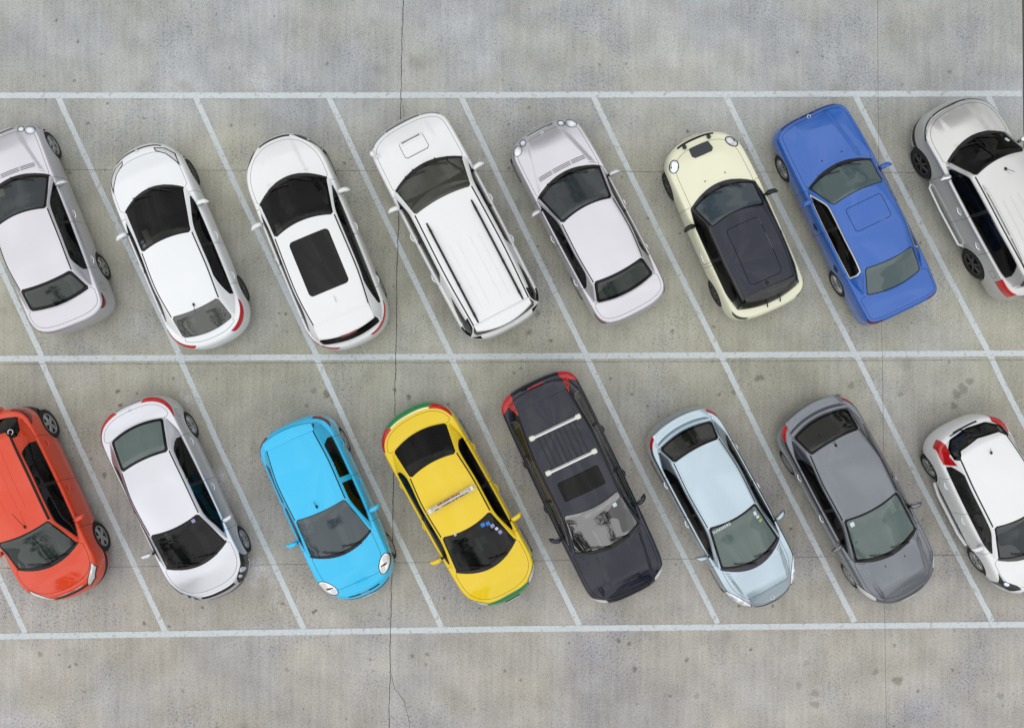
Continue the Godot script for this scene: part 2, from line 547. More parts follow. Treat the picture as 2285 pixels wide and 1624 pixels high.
func build_ground() -> void:
	var conc := concrete_material()
	M.concrete = conc
	var ground := MeshInstance3D.new()
	ground.name = "ground"
	var pm := PlaneMesh.new()
	pm.size = Vector2(600, 600)
	ground.mesh = pm
	ground.material_override = mat(Color(0.30, 0.29, 0.27), 0.95)
	ground.position.y = -0.016
	ground.set_meta("kind", "structure")
	add_child(ground)
	var lot := Node3D.new()
	lot.name = "pavement"
	lot.set_meta("kind", "structure")
	add_child(lot)
	# joints between the slabs; the first upright one has cracked along its length
	var joints := []
	joints.append(strip(jitter_path(pxs([[905, -900], [899, 0], [896, 110], [893, 260], [890, 470], [886, 600], [883, 800], [881, 920], [877, 1120], [873, 1330], [870, 1490], [868, 1624], [860, 2500]]), 0.04, 0.0065), 0.004, 0.011))
	joints.append(strip(jitter_path(pxs([[1950, -900], [1959, 0], [1961, 300], [1966, 600], [1971, 887], [1975, 1356], [1977, 1506], [1979, 1624], [1990, 2500]]), 0.3, 0.001), 0.003, 0.0045))
	joints.append(strip(pxs([[-190, -900], [-215, 812], [-230, 2500]]), 0.006, 0.007))
	for yy in [[-48, -44], [378, 386], [813, 803], [1268, 1236], [1700, 1660], [-480, -470], [2130, 2090]]:
		joints.append(strip(jitter_path(pxs([[-1400, yy[0] - (yy[1] - yy[0]) * 0.6], [0, yy[0]], [2285, yy[1]], [2278 + 30, yy[1]]]), 0.12, 0.003), 0.002, 0.0055))
	var crack := strip(jitter_path(pxs([[870.5, 1497], [874, 1512], [880, 1536], [890, 1548], [901, 1562], [906, 1586], [911, 1600], [915, 1628], [921, 1668], [925, 1700]]), 0.035, 0.006), 0.0025, 0.006)
	joints.append(crack)
	for c in [[[882, 1075], [886, 1100], [880, 1150], [884, 1170], [879, 1200]], [[893, 200], [902, 260], [897, 320]]]:
		joints.append(strip(jitter_path(pxs(c), 0.04, 0.006), 0.001, 0.003))
	var edge := [px(2280, -900), px(2282, 0), px(2285.5, 380), px(2292, 812), px(2300, 2500)]
	var outline := PackedVector2Array([px(-1400, -900), edge[0], edge[1], edge[2], edge[3], edge[4], px(-1400, 2500)])
	var slabs := [outline]
	for j in joints:
		var nx := []
		for s in slabs:
			for piece in Geometry2D.clip_polygons(s, j):
				if not Geometry2D.is_polygon_clockwise(piece):
					nx.append(piece)
		slabs = nx
	for s in slabs:
		put(slab_mesh(s, 0.0, 0.014), "slab", conc, lot)
	# the darker concrete strip beyond the slabs, at the right edge
	var strip_mat := mat(Color(1, 1, 1), 0.85)
	strip_mat.albedo_texture = noise_tex(31, 0.03, 256, 0.36, 0.44)
	strip_mat.uv1_triplanar = true
	strip_mat.uv1_world_triplanar = true
	strip_mat.uv1_scale = Vector3(1.3, 1.3, 1.3)
	for seg in [[-900, -420], [-416, 138], [140.5, 700], [702.5, 1260], [1262.5, 1820], [1822.5, 2500]]:
		var a := px(0, seg[0]).y
		var b := px(0, seg[1]).y
		var e0 := 10.81 + (a + 8.0) * 0.009
		var e1 := 10.81 + (b + 8.0) * 0.009
		put(slab_mesh(PackedVector2Array([Vector2(e0 + 0.05, a), Vector2(e0 + 3.2, a), Vector2(e1 + 3.2, b), Vector2(e1 + 0.05, b)]), -0.008, 0.007), "drain_slab", strip_mat, lot)
	# painted bay lines
	var pt := mat(Color(1, 1, 1), 0.7)
	var pim := noise_bytes(41, 0.035, 5, FastNoiseLite.TYPE_SIMPLEX_SMOOTH, 1024, 1024)
	var pfi := noise_bytes(42, 0.22, 2, FastNoiseLite.TYPE_SIMPLEX_SMOOTH, 1024, 1024)
	var pd := PackedByteArray()
	pd.resize(1024 * 1024 * 3)
	for i in 1024 * 1024:
		var a := smoothstep(0.62, 0.86, pim[i] / 255.0 + (pfi[i] / 255.0 - 0.5) * 0.55)
		var v := 0.80 + (pim[i] / 255.0 - 0.5) * 0.10 + (pfi[i] / 255.0 - 0.5) * 0.07
		pd[i * 3] = int(lerpf(v - 0.03, 0.60, a * 0.75) * 255.0)
		pd[i * 3 + 1] = int(lerpf(v + 0.005, 0.60, a * 0.75) * 255.0)
		pd[i * 3 + 2] = int(lerpf(v + 0.028, 0.58, a * 0.75) * 255.0)
	pt.albedo_texture = ImageTexture.create_from_image(Image.create_from_data(1024, 1024, false, Image.FORMAT_RGB8, pd))
	pt.uv1_triplanar = true
	pt.uv1_world_triplanar = true
	pt.uv1_scale = Vector3(0.17, 0.17, 0.17)
	var lines := []
	for h in [[[-150, 213], [600, 213], [1142, 212], [1700, 210], [2281, 209]], [[-150, 801], [1142, 795], [2288, 788]], [[-150, 1422], [0, 1420], [1142, 1403], [2295, 1393]]]:
		lines.append([h, 6.7])
	for d in [[-170, 218, 92, 795], [130, 218, 402, 795], [437, 218, 706, 793], [735, 218, 1006, 792], [1030, 217, 1307, 790], [1325, 216, 1607, 789], [1621, 215, 1908, 788], [1911, 215, 2207, 786], [2207, 214, 2288, 372], [-222, 805, 55, 1412], [92, 806, 368, 1409], [404, 805, 678, 1404], [708, 802, 985, 1399], [1009, 801, 1293, 1395], [1311, 799, 1602, 1391], [1612, 798, 1908, 1388], [1914, 796, 2215, 1386], [2212, 794, 2294, 960]]:
		lines.append([[[d[0] - 2, d[1] - 3], [lerpf(d[0], d[2], 0.33) - 3, lerpf(d[1], d[3], 0.33)], [lerpf(d[0], d[2], 0.66) - 2, lerpf(d[1], d[3], 0.66)], [d[2], d[3]]], 6.1])
	for li in lines.size():
		var l = lines[li]
		var w: float = l[1] * METRES_PER_PIXEL
		var pieces := [strip(jitter_path(pxs(l[0]), 0.035, 0.0012), w - 0.0045, w + 0.0045)]
		for j in joints:
			var nx := []
			for s in pieces:
				for piece in Geometry2D.clip_polygons(s, j):
					if not Geometry2D.is_polygon_clockwise(piece):
						nx.append(piece)
			pieces = nx
		for s in pieces:
			put(slab_mesh(s, 0.004 if li > 2 else 0.008, 0.0), "bay_line", pt, lot)

# ---------------------------------------------------------------- car shells
# A shell is half a car (z >= 0) as triangles; panels, lights and panes are cut out of it and mirrored.
class Soup:
	var p := PackedVector3Array()
	var n := PackedVector3Array()
	var q := PackedVector2Array()       # (distance round the car from the middle of the nose, height), for the flanks
	var t := PackedByteArray()          # 0 flank, 1 bonnet and boot, 2 roof and screens, 3 side of the cabin, 255 gone

	func add(a: Vector3, b: Vector3, c: Vector3, na: Vector3, nb: Vector3, nc: Vector3, qa: Vector2, qb: Vector2, qc: Vector2, tag: int) -> void:
		p.append(a); p.append(b); p.append(c)
		n.append(na); n.append(nb); n.append(nc)
		q.append(qa); q.append(qb); q.append(qc)
		t.append(tag)

	func flat(i: int, proj: int) -> Vector2:        # in centimetres, which suits the clipper's precision
		if proj == 2:
			return q[i] * 100.0
		var v := p[i]
		return Vector2(v.x, v.z) * 100.0 if proj == 0 else Vector2(v.x, v.y) * 100.0

	func clean(pl: PackedVector2Array) -> PackedVector2Array:
		var r := PackedVector2Array()
		for w in pl:
			if r.is_empty() or r[r.size() - 1].distance_to(w) > 0.002:
				r.append(w)
		while r.size() > 1 and r[0].distance_to(r[r.size() - 1]) <= 0.002:
			r.remove_at(r.size() - 1)
		return r

	func pieces(to: Soup, i: int, tri: PackedVector2Array, polys: Array, area: float) -> void:
		for raw in polys:
			if Geometry2D.is_polygon_clockwise(raw):
				continue
			var pl := clean(raw)
			if pl.size() < 3:
				continue
			var idx: PackedInt32Array
			if pl.size() > 3:
				idx = Geometry2D.triangulate_polygon(pl)
			if idx.is_empty():
				for k in range(1, pl.size() - 1):
					idx.append_array(PackedInt32Array([0, k, k + 1]))
			var bp := PackedVector3Array()
			var bn := PackedVector3Array()
			var bq := PackedVector2Array()
			for w in pl:
				var u: float = (tri[1] - w).cross(tri[2] - w) / area
				var v: float = (tri[2] - w).cross(tri[0] - w) / area
				var s := 1.0 - u - v
				bp.append(p[i] * u + p[i + 1] * v + p[i + 2] * s)
				bn.append(n[i] * u + n[i + 1] * v + n[i + 2] * s)
				bq.append(q[i] * u + q[i + 1] * v + q[i + 2] * s)
			var k := 0
			while k < idx.size():
				var a := idx[k]
				var b := idx[k + 1]
				var c := idx[k + 2]
				if absf((pl[b] - pl[a]).cross(pl[c] - pl[a])) > 1e-5:
					to.add(bp[a], bp[b], bp[c], bn[a], bn[b], bn[c], bq[a], bq[b], bq[c], t[i / 3])
				k += 3

	# takes what lies inside the polygon out of this shell and returns it
	func cut(mask: int, proj: int, outline: PackedVector2Array, lo := -9.0, sgn := 0) -> Soup:
		var r := Soup.new()
		if outline.size() < 3:
			return r
		var pg := PackedVector2Array()
		for w in outline:
			pg.append(w * 100.0)
		var mn := pg[0]
		var mx := pg[0]
		for w in pg:
			mn = mn.min(w)
			mx = mx.max(w)
		var count := t.size()
		for k in count:
			var tag := t[k]
			if tag == 255 or (mask >> tag) & 1 == 0:
				continue
			var i := k * 3
			var a := flat(i, proj)
			var b := flat(i + 1, proj)
			var c := flat(i + 2, proj)
			if (a.x < mn.x and b.x < mn.x and c.x < mn.x) or (a.x > mx.x and b.x > mx.x and c.x > mx.x) or (a.y < mn.y and b.y < mn.y and c.y < mn.y) or (a.y > mx.y and b.y > mx.y and c.y > mx.y):
				continue
			var yy := (p[i].y + p[i + 1].y + p[i + 2].y) / 3.0
			if yy < lo or (sgn != 0 and (p[i].z + p[i + 1].z + p[i + 2].z) * sgn < 0.0):
				continue
			var area := (b - a).cross(c - a)
			if absf(area) < 1e-4:
				continue
			var tri := PackedVector2Array([a, b, c])
			var ins := Geometry2D.intersect_polygons(tri, pg)
			if ins.is_empty():
				continue
			pieces(r, i, tri, ins, area)
			var outs := Geometry2D.clip_polygons(tri, pg)
			pieces(self, i, tri, outs, area)
			t[k] = 255
		return r

	func both() -> Soup:                            # this half and its mirror image
		var r := Soup.new()
		for k in t.size():
			if t[k] == 255:
				continue
			for m in [1.0, -1.0]:
				for j in 3:
					var i := k * 3 + j
					r.p.append(Vector3(p[i].x, p[i].y, p[i].z * m))
					r.n.append(Vector3(n[i].x, n[i].y, n[i].z * m))
					r.q.append(q[i])
				r.t.append(t[k])
		return r

	func islands() -> Array:                        # the connected pieces, scraps left out
		var ids := {}
		var par := PackedInt32Array()
		var own := PackedInt32Array()
		own.resize(t.size())
		for k in t.size():
			own[k] = -1
			if t[k] == 255:
				continue
			var first := -1
			for j in 3:
				var v := Vector3i((p[k * 3 + j] * 2500.0).round())
				var id: int = ids.get(v, -1)
				if id < 0:
					id = par.size()
					ids[v] = id
					par.append(id)
				while par[id] != id:
					par[id] = par[par[id]]
					id = par[id]
				if first < 0:
					first = id
				else:
					while par[first] != first:
						first = par[first]
					par[id] = first
			own[k] = first
		var groups := {}
		for k in t.size():
			if own[k] < 0:
				continue
			var id := own[k]
			while par[id] != id:
				id = par[id]
			if not groups.has(id):
				groups[id] = Soup.new()
			var g: Soup = groups[id]
			for j in 3:
				g.p.append(p[k * 3 + j])
				g.n.append(n[k * 3 + j])
				g.q.append(q[k * 3 + j])
			g.t.append(t[k])
		var r := []
		for g in groups.values():
			var a := 0.0
			for k in g.t.size():
				a += (g.p[k * 3 + 1] - g.p[k * 3]).cross(g.p[k * 3 + 2] - g.p[k * 3]).length() * 0.5
			if a > 0.0006:
				r.append([a, g])
		r.sort_custom(func(x, y): return x[0] > y[0])
		var o := []
		for x in r:
			o.append(x[1])
		return o

	func empty() -> bool:
		for x in t:
			if x != 255:
				return false
		return true

class Car:
	var s: Dictionary
	var S                               # the scene script, for its tools
	var root: Node3D
	var shell := Soup.new()
	var liner := Soup.new()
	var L := 0.0
	var total := 0.0
	var w := 0.0
	var te := PackedVector2Array()      # upper edge of the flanks in plan, from the nose to the tail
	var zk := []
	var ypk := []
	var zpk := []
	var zck := []
	var ybk := []
	var xf0 := 0.0                      # windscreen foot, middle
	var xr0 := 0.0
	var pf0 := 0.0                      # foot of the cabin, middle, front and rear
	var pr0 := 0.0
	var abx := 0.0
	var cbx := 0.0

	func g(key: String, d):
		return s[key] if s.has(key) else d

	func zs(x: float) -> float:
		return S.pch(zk, x)

	func wt(x: float) -> float:         # half width of the upper edge at x
		if x >= te[0].x:
			return 0.0
		for i in te.size() - 1:
			if x <= te[i].x and x >= te[i + 1].x:
				var d := te[i].x - te[i + 1].x
				return lerpf(te[i].y, te[i + 1].y, (te[i].x - x) / d if d > 1e-6 else 0.0)
		return 0.0

	func topz(x: float, y: float) -> float:
		var ww := maxf(wt(x), 0.02)
		var k := clampf(absf(y) / ww, 0.0, 1.0)
		var c: float = g("crown", 0.07) if x > 0.0 else g("deck_crown", 0.035)
		c *= smoothstep(0.0, 0.45, te[0].x - x) * smoothstep(0.0, 0.35, x - te[te.size() - 1].x)
		var z := zs(x) + c * (1.0 - k * k)
		for cr in g("creases", []):     # [x0, y0, x1, y1, height, softness]: the bonnet stands higher inside this line
			if x > minf(cr[0], cr[2]) - 0.2 and x < maxf(cr[0], cr[2]) + 0.1:
				var yl := lerpf(cr[1], cr[3], clampf((x - cr[0]) / (cr[2] - cr[0]), 0.0, 1.0))
				var soft: float = cr[5]
				var fade := smoothstep(maxf(cr[0], cr[2]) + 0.1, maxf(cr[0], cr[2]) - 0.15, x) * smoothstep(minf(cr[0], cr[2]) - 0.2, minf(cr[0], cr[2]), x)
				z += cr[4] * smoothstep(yl + soft, yl - soft, absf(y)) * fade
		return z

	func yp(x: float) -> float:
		if x >= abx:
			return S.pch(ypk, abx) * sqrt(clampf((pf0 - x) / (pf0 - abx), 0.0, 1.0))
		if x <= cbx:
			return S.pch(ypk, cbx) * sqrt(clampf((x - pr0) / (cbx - pr0), 0.0, 1.0))
		return S.pch(ypk, x)

	func zp(x: float) -> float:
		if x >= abx or x <= cbx:
			return topz(x, yp(x))
		return S.pch(zpk, x)

	func zc(x: float) -> float:
		return S.pch(zck, x)

	func surf(x: float, y: float) -> float:     # height of the outer skin seen from above
		if x < pf0 and x > pr0:
			var a := yp(x)
			if absf(y) < a:
				var k := absf(y) / a
				return maxf(zc(x) - (zc(x) - zp(x)) * k * k, topz(x, y) if x > abx or x < cbx else 0.0)
		return topz(x, y)

	func on(x: float, y: float, lift := 0.0) -> Vector3:
		return Vector3(x, surf(x, y) + lift, y)

	func build_shell() -> void:
		L = s.L
		w = s.w
		var h: float = s.H
		var ab: Array = s.ab
		var at: Array = s.at
		var ct: Array = s.ct
		var cb: Array = s.cb
		abx = ab[0]
		cbx = cb[0]
		xf0 = abx + g("front_bow", 0.17)
		xr0 = cbx - g("rear_bow", 0.10)
		pf0 = xf0 + g("cowl", 0.07)
		pr0 = xr0 - 0.03
		var F := L * 0.5
		zk = g("zk", [[-F, 0.80], [-F + 0.10, 0.93], [cbx, 0.985], [-0.3, 0.95], [abx, 0.92], [F - 0.45, 0.80], [F - 0.14, 0.71], [F, 0.60]])
		# plan outline of half the car
		var lf: float = g("nose", 0.75)
		var nf: float = g("nose_n", 2.7)
		var lr: float = g("tail", 0.6)
		var nr: float = g("tail_n", 3.0)
		var wk: Array = g("wk", [[-F, w * 0.95], [-F + 0.8, w * 0.985], [0.0, w], [F - 0.9, w * 0.985], [F, w * 0.94]])
		var raw := PackedVector2Array()
		for i in 41:
			var a := PI / 2 * i / 40.0
			var x := F - lf + lf * pow(cos(a), 2.0 / nf)
			raw.append(Vector2(x, S.pch(wk, x) * pow(sin(a), 2.0 / nf)))
		for i in range(1, 40):
			var x := lerpf(F - lf, -F + lr, i / 40.0)
			raw.append(Vector2(x, S.pch(wk, x)))
		for i in 41:
			var a := PI / 2 * i / 40.0
			var x := -F + lr - lr * pow(sin(a), 2.0 / nr)
			raw.append(Vector2(x, S.pch(wk, x) * pow(cos(a), 2.0 / nr)))
		var lens := PackedFloat32Array([0.0])
		for i in raw.size() - 1:
			lens.append(lens[i] + raw[i].distance_to(raw[i + 1]))
		total = lens[lens.size() - 1]
		var cnt := int(total / 0.065)
		var out := PackedVector2Array()
		var k := 0
		for i in cnt + 1:
			var want := total * i / cnt
			while k < raw.size() - 2 and lens[k + 1] < want:
				k += 1
			out.append(raw[k].lerp(raw[k + 1], clampf((want - lens[k]) / maxf(lens[k + 1] - lens[k], 1e-6), 0, 1)))
		var nrm := PackedVector2Array()
		for i in out.size():
			var d := out[mini(i + 1, cnt)] - out[maxi(i - 1, 0)]
			var o := Vector2(-d.y, d.x).normalized() * -1.0
			if i == 0:
				o = Vector2(1, 0)
			elif i == cnt:
				o = Vector2(-1, 0)
			if o.dot(out[i]) < 0 and absf(o.y) > 0.3:
				o = -o
			if o.y < 0:
				o.y = absf(o.y)
			nrm.append(o)
		# flanks: rails from the sill up to the shoulder
		var rows := []
		var qs := []
		var fin: float = g("front_inset", 0.20)
		var rin: float = g("rear_inset", 0.15)
		var side_in: float = g("shoulder", 0.055)
		te = PackedVector2Array()
		var prev := INF
		for i in cnt + 1:
			var e := pow(absf(nrm[i].x), 1.3)
			var top := lerpf(side_in, fin if nrm[i].x > 0 else rin, e)
			var v := out[i] - nrm[i] * top
			if i == 0 or i == cnt:
				v.y = 0.0
			v.x = minf(v.x, prev - 0.0005)
			prev = v.x
			te.append(Vector2(v.x, maxf(v.y, 0.0)))
		for i in cnt + 1:
			var e := pow(absf(nrm[i].x), 1.3)
			var top := out[i].distance_to(te[i])
			var zt := zs(te[i].x)
			var mid: float = g("waist", 0.52)
			var prof := [[0.19, 0.10], [0.25, 0.045], [0.36, 0.012], [mid, 0.0], [lerpf(mid, zt, 0.55), 0.10 * top], [zt - 0.075, 0.26 * top], [zt - 0.035, 0.48 * top], [zt - 0.010, 0.74 * top], [zt, top]]
			if e > 0.25 and nrm[i].x > 0:
				prof = [[0.17, 0.10], [0.22, 0.05], [0.33, 0.012], [0.46, 0.0], [lerpf(0.46, zt, 0.45), lerpf(0.10, 0.16, e) * top], [lerpf(0.46, zt, 0.75), lerpf(0.2, 0.42, e) * top], [zt - 0.035, lerpf(0.48, 0.66, e) * top], [zt - 0.010, lerpf(0.74, 0.84, e) * top], [zt, top]]
			var row := PackedVector3Array()
			var qr := PackedVector2Array()
			for pr in prof:
				var v: Vector2 = out[i] - (out[i] - te[i]).normalized() * pr[1] if top > 1e-4 else out[i]
				row.append(Vector3(v.x, pr[0], maxf(v.y, 0.0)))
				qr.append(Vector2(total * i / cnt, pr[0]))
			row[row.size() - 1] = Vector3(te[i].x, zt, te[i].y)
			rows.append(row)
			qs.append(qr)
		add_grid(rows, qs, 0, nrm)
		# cabin curves
		var ra: float = g("roof_edge", 0.05)
		ypk = [[cbx, cb[1] + ra], [ct[0], ct[1] + ra], [lerpf(ct[0], at[0], 0.5), maxf(at[1], ct[1]) + ra + 0.015], [at[0], at[1] + ra], [abx, ab[1] + ra]]
		var fr: float = g("roof_front", h - 0.055)
		var rr: float = g("roof_rear", h - 0.065)
		var pm: float = g("roof_crown", 0.045)
		zck = [[pr0, 0.0], [lerpf(xr0, ct[0] - g("rear_top_bow", 0.05), 0.5), 0.0], [ct[0] - g("rear_top_bow", 0.05), rr], [lerpf(ct[0], at[0], 0.45), h], [at[0] + g("top_bow", 0.07), fr], [lerpf(xf0, at[0] + g("top_bow", 0.07), 0.5), 0.0], [pf0, 0.0]]
		zck[0][1] = topz(pr0, 0)
		zck[6][1] = topz(pf0, 0)
		zck[1][1] = lerpf(zck[0][1], rr, 0.5) + g("rear_bulge", 0.02)
		zck[5][1] = lerpf(zck[6][1], fr, 0.5) + 0.015
		var zb := topz(cbx, cb[1] + ra)
		var za := topz(abx, ab[1] + ra)
		zpk = [[cbx, zb], [lerpf(cbx, ct[0], 0.5), lerpf(zb, rr - pm, 0.5) + g("rear_bulge", 0.02)], [ct[0], rr - pm], [lerpf(ct[0], at[0], 0.45), h - pm], [at[0], fr - pm], [lerpf(at[0], abx, 0.5), lerpf(fr - pm, za, 0.5) + 0.012], [abx, za]]
		var m0 := wt(abx - 0.45) - 0.015
		var m1 := wt(cbx + 0.45) - 0.015
		ybk = [[cbx, cb[1] + ra], [cbx + g("quarter_run", 0.45), m1], [0.0, wt(0) - 0.015], [abx - 0.45, m0], [abx, ab[1] + ra]]
		if cbx + g("quarter_run", 0.45) > -0.15:
			ybk.remove_at(2)
		# bonnet, shoulders and boot: from the upper edge of the flanks in to the cabin's foot
		rows = []
		var NT := 22
		var xs := PackedFloat32Array()
		for i in te.size():
			xs.append(te[i].x)
		for x in [pf0, pf0 - 0.004, pf0 - 0.015, pf0 - 0.04, pr0, pr0 + 0.004, pr0 + 0.015, pr0 + 0.04, abx, cbx]:
			xs.append(x)
		xs.sort()
		for x in xs:
			var a := wt(x)
			var b := 0.0
			if x < pf0 and x > pr0:
				b = minf(yp(x) if (x >= abx or x <= cbx) else S.pch(ybk, x), a)
			var row := PackedVector3Array()
			for j in NT + 1:
				var y := lerpf(a, b, float(j) / NT)
				row.append(Vector3(x, topz(x, y), y))
			rows.append(row)
		add_grid(rows, [], 1, nrm)
		# cabin
		rows = []
		xs = PackedFloat32Array()
		for i in 9:
			var t := float(i) / 8.0
			xs.append(pf0 - (pf0 - abx) * t * t)
			xs.append(pr0 + (cbx - pr0) * t * t)
		var nm := int((abx - cbx) / 0.06)
		for i in range(1, nm):
			xs.append(lerpf(abx, cbx, float(i) / nm))
		xs.append(at[0])
		xs.append(ct[0])
		xs.sort()
		for x in xs:
			var yP := yp(x)
			var zP := zp(x)
			var yB := yP
			var zB := zP
			if x < abx and x > cbx:
				yB = minf(S.pch(ybk, x), wt(x))
				zB = topz(x, yB)
			var C := Vector2(yP, zP)
			var B := Vector2(yB, zB)
			var sl := B.distance_to(C)
			var f := minf(g("fillet", 0.09), minf(0.4 * sl, 0.3 * yP))
			var S1 := C + (B - C).normalized() * f if sl > 1e-5 else C
			var zcx := zc(x)
			var yr := yP - f
			var R1 := Vector2(yr, zcx - (zcx - zP) * (yr / maxf(yP, 1e-4)) * (yr / maxf(yP, 1e-4))) if yP > 1e-4 else Vector2(0, zcx)
			var row := PackedVector3Array()
			for j in 6:
				var t := j / 6.0
				var v := B.lerp(S1, t) + Vector2(0.05 * sl, 0.02 * sl) * (4.0 * t * (1.0 - t)) * 0.6
				row.append(Vector3(x, v.y, v.x))
			for j in 5:
				var t := j / 5.0
				var v := S1.lerp(C, t).lerp(C.lerp(R1, t), t)
				row.append(Vector3(x, v.y, v.x))
			for j in 9:
				var y := yr * (1.0 - j / 8.0)
				var kk := y / maxf(yP, 1e-4)
				row.append(Vector3(x, zcx - (zcx - zP) * kk * kk, y))
			rows.append(row)
		add_grid(rows, [], 2, nrm)

	func add_grid(rows: Array, qs: Array, tag: int, _n) -> void:
		var R := rows.size()
		var C: int = rows[0].size()
		var nor := []
		for i in R:
			var row := PackedVector3Array()
			for j in C:
				var a: Vector3 = rows[mini(i + 1, R - 1)][j] - rows[maxi(i - 1, 0)][j]
				var b: Vector3 = rows[i][mini(j + 1, C - 1)] - rows[i][maxi(j - 1, 0)]
				var v := a.cross(b)
				if v.length() < 1e-10:
					v = Vector3.UP
				v = v.normalized()
				var pt: Vector3 = rows[i][j]
				if pt.z < 1e-4:
					v.z = 0.0
					v = v.normalized() if v.length() > 1e-5 else Vector3.UP
				if tag == 0:
					var o := Vector3(signf(pt.x) * maxf(absf(pt.x) - L * 0.5 + 0.7, 0.0), 0.15, pt.z)
					if v.dot(o) < 0:
						v = -v
				elif v.y + v.z * 0.6 < 0:
					v = -v
				row.append(v)
			nor.append(row)
		for i in R - 1:
			for j in C - 1:
				var tg := tag
				if tag == 2 and j < 9:
					tg = 3
				for q in [[[i, j], [i + 1, j], [i + 1, j + 1]], [[i, j], [i + 1, j + 1], [i, j + 1]]]:
					var a: Vector3 = rows[q[0][0]][q[0][1]]
					var b: Vector3 = rows[q[1][0]][q[1][1]]
					var c: Vector3 = rows[q[2][0]][q[2][1]]
					if (b - a).cross(c - a).length() < 1e-9:
						continue
					var na: Vector3 = nor[q[0][0]][q[0][1]]
					var nb: Vector3 = nor[q[1][0]][q[1][1]]
					var nc: Vector3 = nor[q[2][0]][q[2][1]]
					var qa := Vector2.ZERO
					var qb := Vector2.ZERO
					var qc := Vector2.ZERO
					if qs.size():
						qa = qs[q[0][0]][q[0][1]]
						qb = qs[q[1][0]][q[1][1]]
						qc = qs[q[2][0]][q[2][1]]
					shell.add(a, b, c, na, nb, nc, qa, qb, qc, tg)
					if tag < 2:
						var k := 0.022
						liner.add(a - na * k, b - nb * k, c - nc * k, na, nb, nc, qa, qb, qc, tg)

	# ---- from a piece of shell to nodes
	func solid(so: Soup, lift := 0.0, mirror := false) -> ArrayMesh:
		var v := PackedVector3Array()
		var n := PackedVector3Array()
		for k in so.t.size():
			if so.t[k] == 255:
				continue
			for j in 3:
				var b := so.n[k * 3 + j].normalized()
				var a := so.p[k * 3 + j] + b * lift
				if mirror:
					a.z = -a.z
					b.z = -b.z
				v.append(a)
				n.append(b)
		return S.mesh_of(v, n) if v.size() else null

	# one node for each connected piece; the largest is returned
	func emit(so: Soup, called: String, m: Material, lift := 0.0, parent: Node = null) -> MeshInstance3D:
		var main: MeshInstance3D = null
		for g in so.islands():
			var o = S.put(solid(g, lift), called, m, parent if parent else root)
			if main == null:
				main = o
		return main

	func whole(so: Soup, called: String, m: Material, lift := 0.0, parent: Node = null) -> MeshInstance3D:
		return emit(so.both(), called, m, lift, parent)

	func pair(so: Soup, called: String, m: Material, lift := 0.0, parents: Array = []) -> Array:
		var r := []
		var parts := so.islands()
		for k in [0, 1]:
			var main = null
			for g in parts:
				var o = S.put(solid(g, lift, k == 1), called, m, parents[k] if parents.size() > k else root)
				if main == null:
					main = o
			if main:
				r.append(main)
		return r

	# a panel with a real gap round it
	func panel(mask: int, proj: int, pg: PackedVector2Array, gap: float, lo := -9.0) -> Soup:
		var t := shell.cut(mask, proj, S.grow(pg, gap * 0.5), lo)
		return t.cut(15, proj, S.grow(pg, -gap * 0.5), lo)

	# a band round the nose or the tail, at a depth below the upper edge; tapered ends for lamps
	func band(p0: float, p1: float, d0: float, d1: float, tail: bool, taper := false) -> PackedVector2Array:
		var up := PackedVector2Array()
		var dn := PackedVector2Array()
		for i in 17:
			var u := i / 16.0
			var p := lerpf(p0, p1, u)
			if p0 <= 0.0 and i == 0:
				p = -0.002
			if tail:
				p = total - p
			var fi := clampf(p / total, 0.0, 1.0) * (te.size() - 1)
			var k := mini(int(fi), te.size() - 2)
			var z := lerpf(zs(te[k].x), zs(te[k + 1].x), fi - k)
			var f := 1.0
			if taper:
				f = maxf(0.03, pow(sin(PI * pow(u, 0.8)), 0.7))
			up.append(Vector2(p, z - d0))
			dn.append(Vector2(p, z - d0 - (d1 - d0) * f))
		dn.reverse()
		up.append_array(dn)
		return up

	func arc(foot: float, mid: float, hw: float, n := 12) -> PackedVector2Array:
		var r := PackedVector2Array()
		for i in n + 1:
			var y := lerpf(hw, -hw, float(i) / n)
			r.append(Vector2(mid - (mid - foot) * (y / hw) * (y / hw), y))
		return r

# ---------------------------------------------------------------- parts that several cars share
var part_cache := {}

func lathe(profile: Array, seg := 28) -> ArrayMesh:      # profile of [radius, z], closed, turned round the z axis
	var gr := []
	for i in seg + 1:
		var a := TAU * i / seg
		var row := PackedVector3Array()
		for q in profile:
			row.append(Vector3(cos(a) * q[0], sin(a) * q[0], q[1]))
		gr.append(row)
	var v := PackedVector3Array()
	var n := PackedVector3Array()
	var P := profile.size()
	var ctr := Vector2.ZERO
	for q in profile:
		ctr += Vector2(q[0], q[1]) / P
	for i in seg:
		for j in P:
			var j2 := (j + 1) % P
			var d := Vector2(profile[j2][0] - profile[j][0], profile[j2][1] - profile[j][1])
			var o := Vector2(d.y, -d.x).normalized()
			if o.dot(Vector2(profile[j][0] + profile[j2][0], profile[j][1] + profile[j2][1]) * 0.5 - ctr) < 0:
				o = -o
			var na := Vector3(cos(TAU * i / seg) * o.x, sin(TAU * i / seg) * o.x, o.y)
			var nb := Vector3(cos(TAU * (i + 1) / seg) * o.x, sin(TAU * (i + 1) / seg) * o.x, o.y)
			v.append_array(PackedVector3Array([gr[i][j], gr[i + 1][j], gr[i + 1][j2], gr[i][j], gr[i + 1][j2], gr[i][j2]]))
			n.append_array(PackedVector3Array([na, nb, nb, na, nb, na]))
	return mesh_of(v, n)

